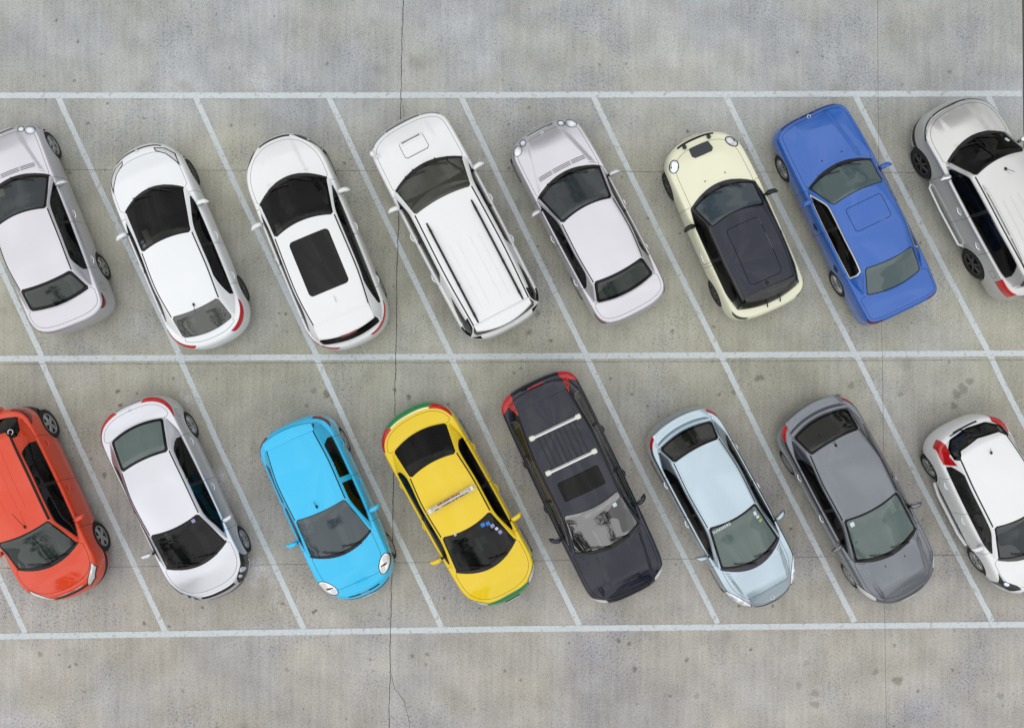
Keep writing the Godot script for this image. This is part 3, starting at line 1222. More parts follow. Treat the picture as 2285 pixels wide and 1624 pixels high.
func rim_mesh(spokes: int, r: float, wide: float) -> ArrayMesh:
	var key := "rim%d_%.3f_%.3f" % [spokes, r, wide]
	if part_cache.has(key):
		return part_cache[key]
	var st := SurfaceTool.new()
	st.begin(Mesh.PRIMITIVE_TRIANGLES)
	st.append_from(lathe([[r, -0.015], [r, 0.0], [r - 0.012, 0.006], [r - 0.03, -0.006], [r - 0.032, -0.03]]), 0, Transform3D.IDENTITY)
	st.append_from(lathe([[0.055, -0.03], [0.055, -0.004], [0.03, 0.006], [0.001, 0.008], [0.001, -0.03]], 14), 0, Transform3D.IDENTITY)
	for k in spokes:
		var a := TAU * (k + 0.25) / spokes
		var gr := []
		for i in 5:
			var t := i / 4.0
			var rr := lerpf(0.035, r - 0.02, t)
			var hw := lerpf(wide * 0.8, wide, t) * 0.5
			var z := 0.004 + 0.006 * sin(t * PI) - 0.012 * t
			var row := PackedVector3Array()
			for c in [[-1, -0.022], [-0.75, 0.0], [0.75, 0.0], [1, -0.022]]:
				row.append(Vector3(rr, c[0] * hw, z + c[1]))
			gr.append(row)
		st.append_from(grid_mesh(gr, false, Vector3(r * 0.5, 0, -1)), 0, Transform3D(Basis(Vector3.BACK, a), Vector3.ZERO))
	var m := st.commit()
	part_cache[key] = m
	return m

func make_wheel(parent: Node3D, at: Vector3, side: float, r: float, spokes: int, wide: float, m: Material, width := 0.19) -> void:
	var o := Node3D.new()
	o.name = "wheel"
	parent.add_child(o, true)
	o.position = at
	if side < 0:
		o.rotation.y = PI
	var kt := "tyre%.3f_%.2f" % [r, width]
	var ri := r * 0.69
	if not part_cache.has(kt):
		part_cache[kt] = lathe([[ri, -0.005], [ri + 0.02, 0.004], [r - 0.035, 0.008], [r - 0.012, -0.004], [r, -0.03], [r, -width + 0.03], [r - 0.012, -width], [ri, -width]], 36)
		part_cache["disc" + kt] = lathe([[ri, -0.06], [0.001, -0.05], [0.001, -0.09], [ri, -0.09]], 20)
	put(part_cache[kt], "tyre", M.tyre, o)
	put(part_cache["disc" + kt], "brake_disc", M.plastic, o)
	put(rim_mesh(spokes, ri, wide), "rim", m, o)

func pod_mesh() -> ArrayMesh:                           # mirror housing: domed to the front, flat behind, tapering outwards
	if part_cache.has("pod"):
		return part_cache.pod
	var gr := []
	for i in 9:
		var t := i / 8.0
		var zz := lerpf(-0.115, 0.125, t)
		var k := sqrt(maxf(0.0, 1.0 - pow(absf(zz) / 0.126, 3.5)))
		var hgt := 0.078 * k * lerpf(1.0, 0.86, t)
		var row := PackedVector3Array()
		for j in 14:
			var a := TAU * j / 14
			var cx := cos(a)
			row.append(Vector3((0.075 * k * cx if cx > 0 else 0.03 * k * cx) - 0.05 * t * t, hgt * signf(sin(a)) * pow(absf(sin(a)), 0.7), zz))
		gr.append(row)
	part_cache.pod = grid_mesh(gr, true, null, true)
	return part_cache.pod

func seat_mesh(wide: float) -> ArrayMesh:
	var key := "seat%.2f" % wide
	if part_cache.has(key):
		return part_cache[key]
	var prof := [[0.26, 0.30], [0.28, 0.44], [0.22, 0.50], [-0.12, 0.47], [-0.20, 0.60], [-0.27, 0.86], [-0.29, 0.93], [-0.27, 1.04], [-0.31, 1.08], [-0.37, 1.05], [-0.38, 0.92], [-0.36, 0.62], [-0.30, 0.34], [-0.24, 0.28]]
	var gr := []
	for q in [[-0.5, 0.82], [-0.47, 0.95], [-0.3, 1.0], [0.3, 1.0], [0.47, 0.95], [0.5, 0.82]]:
		var row := PackedVector3Array()
		for pt in prof:
			var neck := 1.0 if pt[1] < 0.94 or wide > 0.8 else 0.55
			row.append(Vector3(lerpf(-0.1, pt[0], q[1]), lerpf(0.5, pt[1], q[1]), q[0] * wide * neck))
		gr.append(row)
	part_cache[key] = grid_mesh(gr, true, null, true)
	return part_cache[key]

func ring_mesh(r: float, thick: float) -> ArrayMesh:
	var key := "ring%.3f_%.3f" % [r, thick]
	if not part_cache.has(key):
		var pr := []
		for i in 7:
			var a := TAU * i / 7
			pr.append([r + cos(a) * thick, sin(a) * thick])
		part_cache[key] = lathe(pr, 22)
	return part_cache[key]

func lettering(text: String, height: float, depth: float) -> TextMesh:
	var t := TextMesh.new()
	t.text = text
	var f := SystemFont.new()
	f.font_names = PackedStringArray(["Droid Sans"])
	f.font_weight = 700
	t.font = f
	t.font_size = 48
	t.pixel_size = height / 34.0
	t.depth = depth
	return t

# ---------------------------------------------------------------- one car from its description
func build_car(spec: Dictionary) -> Node3D:
	var c := Car.new()
	c.S = self
	c.s = spec
	var root := thing(spec.name, spec.label, spec.get("category", "car"), spec.get("group", ""))
	c.root = root
	var pose: Array = spec.pose
	root.position = Vector3(pose[0], 0, pose[1])
	root.rotation.y = PI / 2 - deg_to_rad(pose[2])
	c.build_shell()
	var F := c.L * 0.5
	var pm: Material = spec.paint
	var rw: float = spec.get("wheel_r", 0.305)
	var ab: Array = spec.ab
	var at: Array = spec.at
	var ct: Array = spec.ct
	var cb: Array = spec.cb
	var gap: float = spec.get("gap", 0.007)
	# wheel arches and wheels
	for x in [spec.wf, spec.wr]:
		c.shell.cut(1, 1, ellipse(x, rw - 0.01, rw + 0.035, rw + 0.04, 0, 30))
		c.liner.cut(1, 1, ellipse(x, rw - 0.01, rw + 0.07, rw + 0.075, 0, 30))
		for sd in [1.0, -1.0]:
			var zz: float = c.wt(x) + spec.get("shoulder", 0.055) - 0.02
			make_wheel(root, Vector3(x, rw, sd * zz), sd, rw, spec.get("spokes", 5), spec.get("spoke_w", 0.06), spec.get("rim", M.alloy))
			var well := []
			for k in 11:
				var a := PI * (k / 10.0)
				well.append(PackedVector3Array([Vector3(x + cos(a) * (rw + 0.06), rw - 0.02 + sin(a) * (rw + 0.06), sd * (zz - 0.03)), Vector3(x + cos(a) * (rw + 0.06), rw - 0.02 + sin(a) * (rw + 0.06), sd * (zz - 0.3))]))
			put(grid_mesh(well), "wheel_well", M.gap, root)
	# lamps
	for h in spec.get("headlights", []):
		var t := c.shell.cut(3, 0, h, 0.44)
		var inner := t.cut(3, 0, grow(h, -spec.get("lamp_rim", 0.014)), 0.44)
		var bulbs := []
		for b in spec.get("bulbs", []):
			bulbs.append(inner.cut(3, 0, b))
		var shades := []
		for b in spec.get("lamp_shades", []):
			shades.append(inner.cut(3, 0, b))
		var made := c.pair(inner, "headlight", spec.get("lens", M.clear_lens), -0.002)
		if made.size() == 2:
			c.pair(t, "headlight_rim", M.dark_lens, 0.0, made)
			for b in bulbs:
				c.pair(b, "bulb", spec.get("bulb_mat", M.reflector), -0.002, made)
			for b in shades:
				c.pair(b, "lamp_divider", M.dark_lens, -0.004, made)
	for f in spec.get("tail_lamps", []):               # [from, to, upper, lower depth, material] round the tail
		c.pair(c.shell.cut(1, 2, c.band(f[0], f[1], f[2], f[3], true, true)), f[5] if f.size() > 5 else "taillight", f[4], 0.004)
	for h in spec.get("lamps", []):                    # [outline in plan, material, lowest, which surfaces, name]
		c.pair(c.shell.cut(h[3] if h.size() > 3 else 3, 0, h[0], h[2]), h[4] if h.size() > 4 else "taillight", h[1], 0.003)
	for h in spec.get("side_lamps", []):               # outline seen from the side
		c.pair(c.shell.cut(h[2], 1, h[0]), h[3] if h.size() > 3 else "taillight", h[1], 0.003)
	# windscreen
	var ws := c.arc(ab[0], c.xf0, ab[1])
	var tp := c.arc(at[0], at[0] + spec.get("top_bow", 0.07), at[1])
	tp.reverse()
	ws.append_array(tp)
	ws = rounded(ws, 0.04)
	var t := c.shell.cut(12, 0, ws)
	var frit: float = spec.get("frit", 0.035)
	var gl := t.cut(12, 0, rounded(grow(ws, -frit), 0.03)).both()
	var screen_mat: Material = spec.get("glass", M.glass_dark)
	var stick := []
	for st in spec.get("stickers", []):                # [outline in plan, material, side: 1 right, 2 left]
		var sp2 := PackedVector2Array()
		for v in st[0]:
			sp2.append(Vector2(v.x, v.y if st[2] == 1 else -v.y))
		stick.append([gl.cut(12, 0, sp2), st[1]])
	var screen := c.emit(gl, "windshield", screen_mat, -0.003)
	c.whole(t, "windshield_border", M.frit, -0.002, screen)
	for st in stick:
		c.emit(st[0], "sticker", st[1], -0.001, screen)
	# cowl in front of the screen
	var cw := PackedVector2Array([Vector2(ab[0] - 0.02, -ab[1] - 0.015), Vector2(F, -ab[1] - 0.015), Vector2(F, ab[1] + 0.015), Vector2(ab[0] - 0.02, ab[1] + 0.015)])
	c.whole(c.shell.cut(12, 0, cw), "cowl_panel", spec.get("cowl_mat", M.plastic), -0.004)
	# rear window
	var rg := c.arc(cb[0], c.xr0, cb[1])
	var rt := c.arc(ct[0], ct[0] - spec.get("rear_top_bow", 0.05), ct[1])
	rt.reverse()
	rg.append_array(rt)
	if spec.has("rear_window"):
		rg = spec.rear_window
	rg = rounded(rg, 0.04)
	t = c.shell.cut(12, 0, rg)
	gl = t.cut(12, 0, rounded(grow(rg, -spec.get("rear_frit", frit)), 0.03))
	screen = c.whole(gl, "rear_window", spec.get("rear_glass", screen_mat), -0.003)
	c.whole(t, "rear_window_border", M.frit, -0.002, screen)
	# sunroof
	if spec.has("sunroof"):
		if spec.has("sunroof_mat"):
			c.whole(c.panel(12, 0, spec.sunroof, 0.008), "sunroof", spec.sunroof_mat, 0.0)
		else:
			c.whole(c.panel(12, 0, spec.sunroof, 0.010), "sunroof_panel", spec.get("roof_mat", pm), 0.0)
	# roof drip channels and the roof between them
	var rm: Material = spec.get("roof_mat", pm)
	var dk := [[ct[0] - 0.01, ct[1] + 0.012], [lerpf(ct[0], at[0], 0.5), maxf(at[1], ct[1]) + 0.028], [at[0], at[1] + 0.012]]
	var dw: float = spec.get("ditch", 0.010)
	var ra := PackedVector2Array()
	var rb := PackedVector2Array()
	for i in 15:
		var x := lerpf(dk[0][0], dk[2][0], i / 14.0)
		ra.append(Vector2(x, pch(dk, x) + dw))
		rb.append(Vector2(x, pch(dk, x) - dw))
	var rp := rb.duplicate()
	rb.reverse()
	ra.append_array(rb)
	if dw > 0:
		c.pair(c.shell.cut(12, 0, ra), "roof_channel", M.rubber, -0.004)
	rp.append(Vector2(at[0] + 0.2, at[1] * 0.9))
	rp.append(Vector2(at[0] + 0.2, -0.1))
	rp.append(Vector2(ct[0] - 0.2, -0.1))
	rp.append(Vector2(ct[0] - 0.2, ct[1] * 0.9))
	c.whole(c.shell.cut(12, 0, rp), "roof", rm)
	# side windows
	var d0: float = spec.get("dlo_front", ab[0] - 0.06)
	var d1: float = spec.dlo_rear
	var dtop: float = spec.get("dlo_top", 0.045)
	var taper: float = spec.get("dlo_taper", 0.35)
	var lowp := PackedVector2Array()
	var topp := PackedVector2Array()
	for i in 41:
		var x := lerpf(d0, d1, i / 40.0)
		var yb2: float = minf(pch(c.ybk, x), c.wt(x))
		var lo: float = c.topz(x, yb2) + spec.get("dlo_sill", 0.02)
		var hi := c.zp(x) - dtop
		hi = minf(hi, lo + (spec.H - lo) * pow(clampf((x - d1) / taper, 0.0, 1.0), 0.6) + spec.get("dlo_end", 0.0))
		if hi > lo + 0.015:
			lowp.append(Vector2(x, lo))
			topp.append(Vector2(x, hi))
	topp.reverse()
	lowp.append_array(topp)
	var dlo := rounded(lowp, 0.012)
	t = c.shell.cut(8, 1, dlo)
	var ig := grow(dlo, -spec.get("trim_w", 0.014))
	var panes := [ig]
	for pl in spec.get("pillars", [spec.xB]):
		var lean: float = spec.get("pillar_lean", 0.06)
		var pw: float = spec.get("pillar_w", 0.035)
		var bar := PackedVector2Array([Vector2(pl - pw + lean * 0.3, 0.5), Vector2(pl + pw + lean * 0.3, 0.5), Vector2(pl + pw - lean, 1.9), Vector2(pl - pw - lean, 1.9)])
		var nx := []
		for p in panes:
			nx.append_array(Geometry2D.clip_polygons(p, bar))
		panes = nx
	for p in panes:
		c.pair(t.cut(8, 1, p), "side_window", spec.get("side_glass", M.glass_black), -0.004)
	var bm: Material = spec.get("pillar_mat", M.black)
	if spec.has("trim_mat"):
		var band := t.cut(8, 1, grow(dlo, -spec.get("trim_w", 0.014) - 0.001))
		c.pair(band, "door_pillar", bm, -0.003)
		c.pair(t, "window_trim", spec.trim_mat, 0.002)
	else:
		c.pair(t, "door_pillar", bm, -0.002)
	for q in spec.get("quarter_glass", []):            # extra panes, seen from the side
		c.pair(c.shell.cut(9, 1, q), "quarter_window", spec.get("side_glass", M.glass_black), -0.003)
	# nose and tail, seen along the flank: [from, to, low, high, material, name], measured from the middle of the nose or tail
	for f in spec.get("nose_parts", []):
		var lift: float = f[6] if f.size() > 6 else -0.006
		if f[0] <= 0.0:
			c.whole(c.shell.cut(1, 2, c.band(f[0], f[1], f[2], f[3], false)), f[5], f[4], lift)
		else:
			c.pair(c.shell.cut(1, 2, c.band(f[0], f[1], f[2], f[3], false)), f[5], f[4], lift)
	for f in spec.get("tail_parts", []):
		c.whole(c.shell.cut(1, 2, c.band(f[0], f[1], f[2], f[3], true)), f[5], f[4], f[6] if f.size() > 6 else -0.006)
	# bonnet and boot lid or tailgate
	var closed := c.te.duplicate()
	var mir := PackedVector2Array()
	for i in range(c.te.size() - 2, 0, -1):
		mir.append(Vector2(c.te[i].x, -c.te[i].y))
	closed.append_array(mir)
	var hin := grow(closed, -spec.get("hood_in", 0.05))
	var fwd := PackedVector2Array([Vector2(spec.get("hood_rear", ab[0] + 0.01), -2), Vector2(spec.get("hood_front", F + 1), -2), Vector2(spec.get("hood_front", F + 1), 2), Vector2(spec.get("hood_rear", ab[0] + 0.01), 2)])
	var hp := Geometry2D.intersect_polygons(hin, fwd)
	if hp.size():
		var hood := c.panel(2, 0, rounded(hp[0], 0.06), gap)
		if spec.has("hood_inset"):
			for q in spec.hood_inset:                      # [outline, material, name, lift, gap]
				var piece := hood.cut(2, 0, grow(q[0], q[4] * 0.5)).cut(2, 0, grow(q[0], -q[4] * 0.5))
				c.whole(piece, q[2], q[1], q[3])
		c.whole(hood, "hood", pm)
	if spec.get("deck", true):
		var aft := PackedVector2Array([Vector2(spec.get("deck_front", cb[0] - 0.01), -2), Vector2(-F - 1, -2), Vector2(-F - 1, 2), Vector2(spec.get("deck_front", cb[0] - 0.01), 2)])
		var din := Geometry2D.intersect_polygons(grow(closed, -spec.get("deck_in", 0.05)), aft)
		# the lid reaches over the rear edge
		if din.size():
			c.whole(c.panel(2, 0, rounded(din[0], 0.04), gap), spec.get("deck_name", "trunk_lid"), pm)
	# doors
	var doors := [[spec.xA, spec.xB], [spec.xB, spec.xC]]
	for k in doors.size():
		var x0: float = doors[k][1]
		var x1: float = doors[k][0]
		var dp := PackedVector2Array([Vector2(x1 + 0.02, 0.26), Vector2(x1, 0.7), Vector2(x1 - 0.02, 1.3), Vector2(x0 - 0.02, 1.3), Vector2(x0, 0.7), Vector2(x0 + 0.02, 0.26)])
		if k == 1:
			var arch := ellipse(spec.wr, rw, rw + 0.10, rw + 0.10, 0, 30)
			var r0 := Geometry2D.clip_polygons(dp, arch)
			if r0.size():
				dp = r0[0]
		var dm: Material = pm
		var made := c.pair(c.panel(3, 1, dp, gap), "door", dm)
		# handles
		if made.size() == 2 and spec.get("handles", true):
			var hx := x0 + 0.17
			var hz: float = spec.get("handle_z", 0.77)
			var zz: float = c.wt(hx) + spec.get("shoulder", 0.055) * 0.86
			for sd in [0, 1]:
				var sg := 1.0 if sd == 0 else -1.0
				var path := []
				var rad := []
				for q in 7:
					var u := q / 6.0
					path.append(Vector3(hx + 0.10 - 0.20 * u, hz, sg * (zz - 0.012 + 0.035 * sin(u * PI))))
					rad.append(0.009 + 0.009 * sin(u * PI))
				put(tube(path, rad, 6), "handle", spec.get("handle_mat", pm), made[sd])
	if spec.has("lower"):                              # lower part in another colour
		c.whole(c.shell.cut(1, 2, PackedVector2Array([Vector2(-1, 0), Vector2(99, 0), Vector2(99, spec.lower[1]), Vector2(-1, spec.lower[1])])), "lower_body", spec.lower[0])
	c.whole(c.shell.cut(12, 0, PackedVector2Array([Vector2(-9, -9), Vector2(9, -9), Vector2(9, 9), Vector2(-9, 9)])), "cabin_frame", spec.get("cabin_mat", pm))
	var rest := c.shell.both()
	if spec.has("flap"):
		var fl: Array = spec.flap                      # [x, height, side]
		var fp := round_rect(fl[0] - 0.08, fl[1] - 0.075, fl[0] + 0.08, fl[1] + 0.075, 0.03)
		var sg2 := 1 if fl[2] == 1 else -1
		c.emit(rest.cut(1, 1, grow(fp, 0.004), -9.0, sg2).cut(1, 1, grow(fp, -0.004)), "fuel_flap", pm)
	c.emit(rest, "body", pm)
	c.whole(c.liner, "inner_shell", M.gap)
	var fl2 := put(chamfer_box(Vector3(c.L - 0.7, 0.06, c.w * 2 - 0.5), 0.02), "underbody", M.gap, root)
	fl2.position = Vector3(0, 0.22, 0)
	# cabin
	if spec.get("interior", true):
		var dash := []
		for q in [[-1.0, 0.9], [-0.9, 1.0], [0.9, 1.0], [1.0, 0.9]]:
			var row := PackedVector3Array()
			for pt in [[0.02, 0.60], [0.0, 0.86], [-0.22, 0.90], [-0.36, 0.86], [-0.42, 0.76], [-0.36, 0.55]]:
				row.append(Vector3(ab[0] + pt[0], pt[1] * q[1] + spec.get("belt_up", 0.0), q[0] * (c.wt(ab[0]) - 0.10)))
			dash.append(row)
		put(grid_mesh(dash, true, null, true), "dashboard", M.dash, root)
		var up: float = spec.get("belt_up", 0.0)
		var sm: Material = spec.get("seat_mat", M.seat_dark)
		for sd in [-0.34, 0.34]:
			put(seat_mesh(0.46), "front_seat", sm, root, Transform3D(Basis.IDENTITY, Vector3(at[0] - 0.12, up, sd * c.w / 0.84)))
		put(seat_mesh(1.15), "rear_seat", sm, root, Transform3D(Basis.IDENTITY, Vector3(at[0] - 1.0, up, 0)))
		put(ring_mesh(0.17, 0.014), "steering_wheel", M.black, root, Transform3D(Basis(Vector3.BACK, 0.45) * Basis(Vector3.UP, PI / 2), Vector3(ab[0] - 0.52, 0.84 + up, 0.34)))
		if spec.get("shelf", true):
			var sh := put(chamfer_box(Vector3(absf(cb[0] - ct[0]) + 0.25, 0.03, c.wt(ct[0]) * 1.7), 0.01), "parcel_shelf", M.seat_dark, root)
			sh.position = Vector3((cb[0] + ct[0]) * 0.5 + 0.03, 0.885 + up, 0)
	# mirrors
	var mx: float = spec.mirror[0]
	var my: float = spec.mirror[1]
	var mz: float = spec.get("mirror_z", 1.0)
	for sd in [1.0, -1.0]:
		var mo := Node3D.new()
		mo.name = "mirror"
		root.add_child(mo, true)
		mo.position = Vector3(mx, mz, sd * my)
		mo.rotation.y = sd * spec.get("mirror_turn", 0.12)
		var fl3 := Basis.from_scale(Vector3(1, 1, sd)) if sd > 0 else Basis(Vector3.RIGHT, PI)
		put(pod_mesh(), "mirror_housing", spec.get("mirror_mat", pm), mo, Transform3D(fl3, Vector3.ZERO))
		var mg := put(chamfer_box(Vector3(0.006, 0.10, 0.17), 0.002), "mirror_glass", M.mirror, mo)
		mg.position = Vector3(-0.038, 0.0, -sd * 0.01)
		put(tube([Vector3(0.02, -0.05, -sd * 0.05), Vector3(0.03, -0.08, -sd * 0.13), Vector3(0.04, -0.09, -sd * (my - c.wt(mx) + 0.02))], [0.025, 0.03, 0.035], 6), "mirror_arm", M.plastic, mo)
	# wipers
	if spec.get("wipers", true):
		for q in [[-0.62, -0.05, 0.0], [-0.02, 0.60, 0.02]]:
			var path := []
			for k in 9:
				var y: float = lerpf(q[0], q[1], k / 8.0) * ab[1]
				var xx: float = c.xf0 - (c.xf0 - ab[0]) * (y / ab[1]) * (y / ab[1]) - lerpf(-0.03, 0.10, k / 8.0)
				path.append(c.on(xx, y, 0.022))
			put(tube(path, 0.009, 5), "wiper", M.black, root)
			var arm := [path[0] + Vector3(0.03, 0.0, 0.0), path[2] + Vector3(0.03, 0.012, 0), path[5] + Vector3(0.0, 0.012, 0)]
			put(tube(arm, 0.008, 5), "wiper_arm", M.black, root)
	if spec.has("antenna"):
		var an: Array = spec.antenna                   # [x, y, length backwards]
		var b0 := c.on(an[0], an[1], 0.0)
		put(tube([b0 + Vector3(0.03, 0, 0), b0 + Vector3(0.0, 0.02, 0), b0 + Vector3(-0.03, 0.015, 0)], [0.012, 0.026, 0.014], 8), "antenna_base", M.black, root)
		put(tube([b0 + Vector3(0, 0.02, 0), b0 + Vector3(-an[2], 0.02 + absf(an[2]) * 0.55, an[3] if an.size() > 3 else 0.0)], [0.006, 0.005], 5), "antenna", M.black, root)
	for pl in spec.get("plates", []):                  # [x, height, tilt]
		var po := put(chamfer_box(Vector3(0.012, 0.15, 0.34), 0.003), "licence_plate", M.plate, root)
		po.position = Vector3(pl[0], pl[1], 0)
		po.rotation.z = pl[2]
	for wj in spec.get("washer_jets", []):
		for sd in [1.0, -1.0]:
			var b1 := c.on(wj[0], wj[1] * sd, 0.002)
			put(tube([b1 + Vector3(-0.012, 0, 0), b1 + Vector3(0, 0.008, 0), b1 + Vector3(0.012, 0, 0)], [0.008, 0.013, 0.008], 6), "washer_jet", M.black, root)
	for em in spec.get("emblems", []):                 # [x, y, radius]
		var b2 := c.on(em[0], em[1], 0.006)
		put(ring_mesh(em[2], 0.007), "emblem", M.chrome, root, Transform3D(Basis(Vector3.RIGHT, PI / 2), b2))
	for rl in spec.get("roof_rails", []):              # [x front, x rear, y, material, height, radius]
		for sd in [1.0, -1.0]:
			var path := []
			var rad := []
			for k in 17:
				var u := k / 16.0
				var x := lerpf(rl[0], rl[1], u)
				var lift: float = rl[4] * clampf(minf(u, 1.0 - u) * 9.0, 0.12, 1.0)
				path.append(c.on(x, rl[2] * sd, lift))
				rad.append(rl[5] * (0.75 if k == 0 or k == 16 else 1.0))
			var rn := put(tube(path, rad, 8, 0.7), "roof_rail", rl[3], root)
			for u in [0.08, 0.62, 0.92]:
				var x := lerpf(rl[0], rl[1], u)
				var ft := put(chamfer_box(Vector3(0.09, rl[4] + 0.02, rl[5] * 2.2), 0.01), "rail_foot", rl[3], rn)
				ft.position = c.on(x, rl[2] * sd, rl[4] * 0.5 - 0.01)
	for rb2 in spec.get("roof_ribs", []):              # [x front, x rear, y]
		var ys: Array = [rb2[2], -rb2[2]] if rb2[2] != 0.0 else [0.0]
		for y in ys:
			var path := []
			for k in 9:
				path.append(c.on(lerpf(rb2[0], rb2[1], k / 8.0), y, -0.002))
			put(tube(path, 0.011, 6, 0.8), "roof_rib", spec.get("rib_mat", rm), root)
	if spec.has("spoiler"):
		var sp: Array = spec.spoiler                   # [x front, x rear, half width, lift, sweep, material, thickness]
		var gr := []
		for k in 17:
			var u := k / 8.0 - 1.0
			var y: float = u * sp[2]
			var ends := 1.0 - pow(absf(u), 6.0)
			var sw: float = sp[4] * u * u
			var x0: float = sp[0] + sw
			var x1: float = sp[1] + sw
			var b0 := c.surf(clampf(x0, -F + 0.06, F), y)
			var l: float = sp[3] * (0.25 + 0.75 * ends)
			var th: float = sp[6] if sp.size() > 6 else 0.035
			var row := PackedVector3Array()
			for q in [[0.0, 0.0], [0.3, 0.75], [0.7, 1.0], [0.97, 1.0], [1.0, 0.8], [0.95, 0.55], [0.6, 0.2], [0.2, -0.3]]:
				var yy2: float = b0 + l * q[1] - (th if q[1] < 0.6 and q[0] > 0.3 else 0.0)
				row.append(Vector3(lerpf(x0, x1, q[0]), yy2, y))
			gr.append(row)
		put(grid_mesh(gr, true, null, true), "spoiler", sp[5], root)
	if spec.has("extra"):
		spec.extra.call(c)
	return root


# ---------------------------------------------------------------- the sixteen cars
func sedan(o: Dictionary) -> Dictionary:
	var d := {"category": "car", "H": 1.42, "wheel_r": 0.30, "mirror": [0.55, 0.90], "wf": 1.3, "wr": -1.25, "xA": 0.85, "xB": -0.2, "xC": -1.15, "dlo_rear": -1.25}
	d.merge(o, true)
	return d

func tall_knots(F: float, abx: float, cbx: float, up: float) -> Array:
	return [[-F, 0.85 + up], [-F + 0.06, 0.97 + up], [cbx, 1.02 + up], [-0.3, 0.99 + up], [abx, 0.97 + up], [F - 0.45, 0.88 + up], [F - 0.14, 0.80 + up * 0.8], [F, 0.66 + up * 0.6]]

func build_cars() -> void:
	var white := paint(Color(0.875, 0.885, 0.90))
	var white_cool := paint(Color(0.89, 0.905, 0.925))
	var silver := paint(Color(0.78, 0.78, 0.815), 0.72, 0.32)
	var row_up := "cars parked nose to the upper lane"
	var row_down := "cars parked nose to the lower lane"
	car_silver_saloon("pale silver saloon with bonnet louvres parked beside the bright white saloon", [-9.70, -2.78, -22.0], silver, row_up)
	car_white_saloon(white_cool, row_up)
	car_white_crossover(white, row_up)
	car_white_suv(white, row_up)
	car_silver_saloon("pale silver saloon with bonnet louvres parked beside the cream hatchback", [1.54, -2.94, -27.6], silver, row_up)
	car_cream_hatch(row_up)
	car_blue_saloon(row_up)
	car_silver_suv(row_up)
	car_orange_mpv(row_down)
	car_silver_sedan(row_down)
	car_cyan_hatch(row_down)
	car_taxi(row_down)
	car_navy_estate(row_down)
	car_ice_saloon(row_down)
	car_grey_saloon(row_down)
	car_white_hatch(white, row_down)


func car(spec: Dictionary) -> void:
	build_car(spec)

func car_silver_saloon(label: String, pose: Array, pm: Material, grp: String) -> void:
	var louvre := []
	for q in [[0.04, 0.20], [0.22, 0.52]]:
		for k in 3:
			var pts := PackedVector2Array()
			var back := PackedVector2Array()
			for i in 7:
				var y: float = lerpf(q[0] if q[0] > 0.1 else 0.0, q[1], i / 6.0)
				var x := 1.205 - 0.033 * k - 0.09 * y * y
				pts.append(Vector2(x, y))
				back.append(Vector2(x - 0.015, y))
			back.reverse()
			pts.append_array(back)
			louvre.append([pts, M.plastic, "louvre_slot", -0.012, 0.0])
	car(sedan({"name": "silver_saloon_car", "label": label, "group": grp, "pose": pose, "paint": pm, "L": 4.40, "w": 0.825,
		"ab": [0.82, 0.70], "at": [0.10, 0.555], "ct": [-1.20, 0.535], "cb": [-1.60, 0.64], "front_bow": 0.17, "rear_bow": 0.10, "top_bow": 0.09,
		"nose": 0.55, "nose_n": 3.0, "tail": 0.5, "tail_n": 3.2, "front_inset": 0.16, "rear_inset": 0.10,
		"creases": [[2.0, 0.36, 0.95, 0.62, 0.030, 0.025]], "crown": 0.055,
		"headlights": [ellipse(1.90, 0.615, 0.125, 0.095, -0.75), ellipse(2.005, 0.44, 0.085, 0.07, -0.5)],
		"lens": M.reflector, "bulb_mat": M.bulb, "bulbs": [ellipse(1.90, 0.615, 0.06, 0.05, -0.75), ellipse(2.005, 0.44, 0.04, 0.035, -0.5)],
		"tail_lamps": [[0.70, 1.05, 0.04, 0.15, M.dark_red]],
		"nose_parts": [[0.0, 0.30, 0.010, 0.055, M.chrome, "grille"], [0.0, 0.85, 0.20, 0.235, M.plastic, "bumper_strip"]], "plates": [[2.20, 0.46, 0.0]],
		"hood_inset": louvre, "wf": 1.62, "wr": -1.12, "spokes": 5, "spoke_w": 0.075, "mirror": [0.57, 0.90], "glass": M.glass_slate_dark, "rear_glass": M.glass_green_dark, "side_glass": M.glass_dark,
		"frit": 0.045, "rear_frit": 0.06, "xA": 0.78, "xB": -0.2, "xC": -1.2, "dlo_rear": -1.28, "dlo_taper": 0.5, "handle_mat": M.chrome, "flap": [-1.62, 0.76, 1], "emblems": [[2.0, 0.0, 0.025]], "ditch": 0.011, "deck_in": 0.045}))

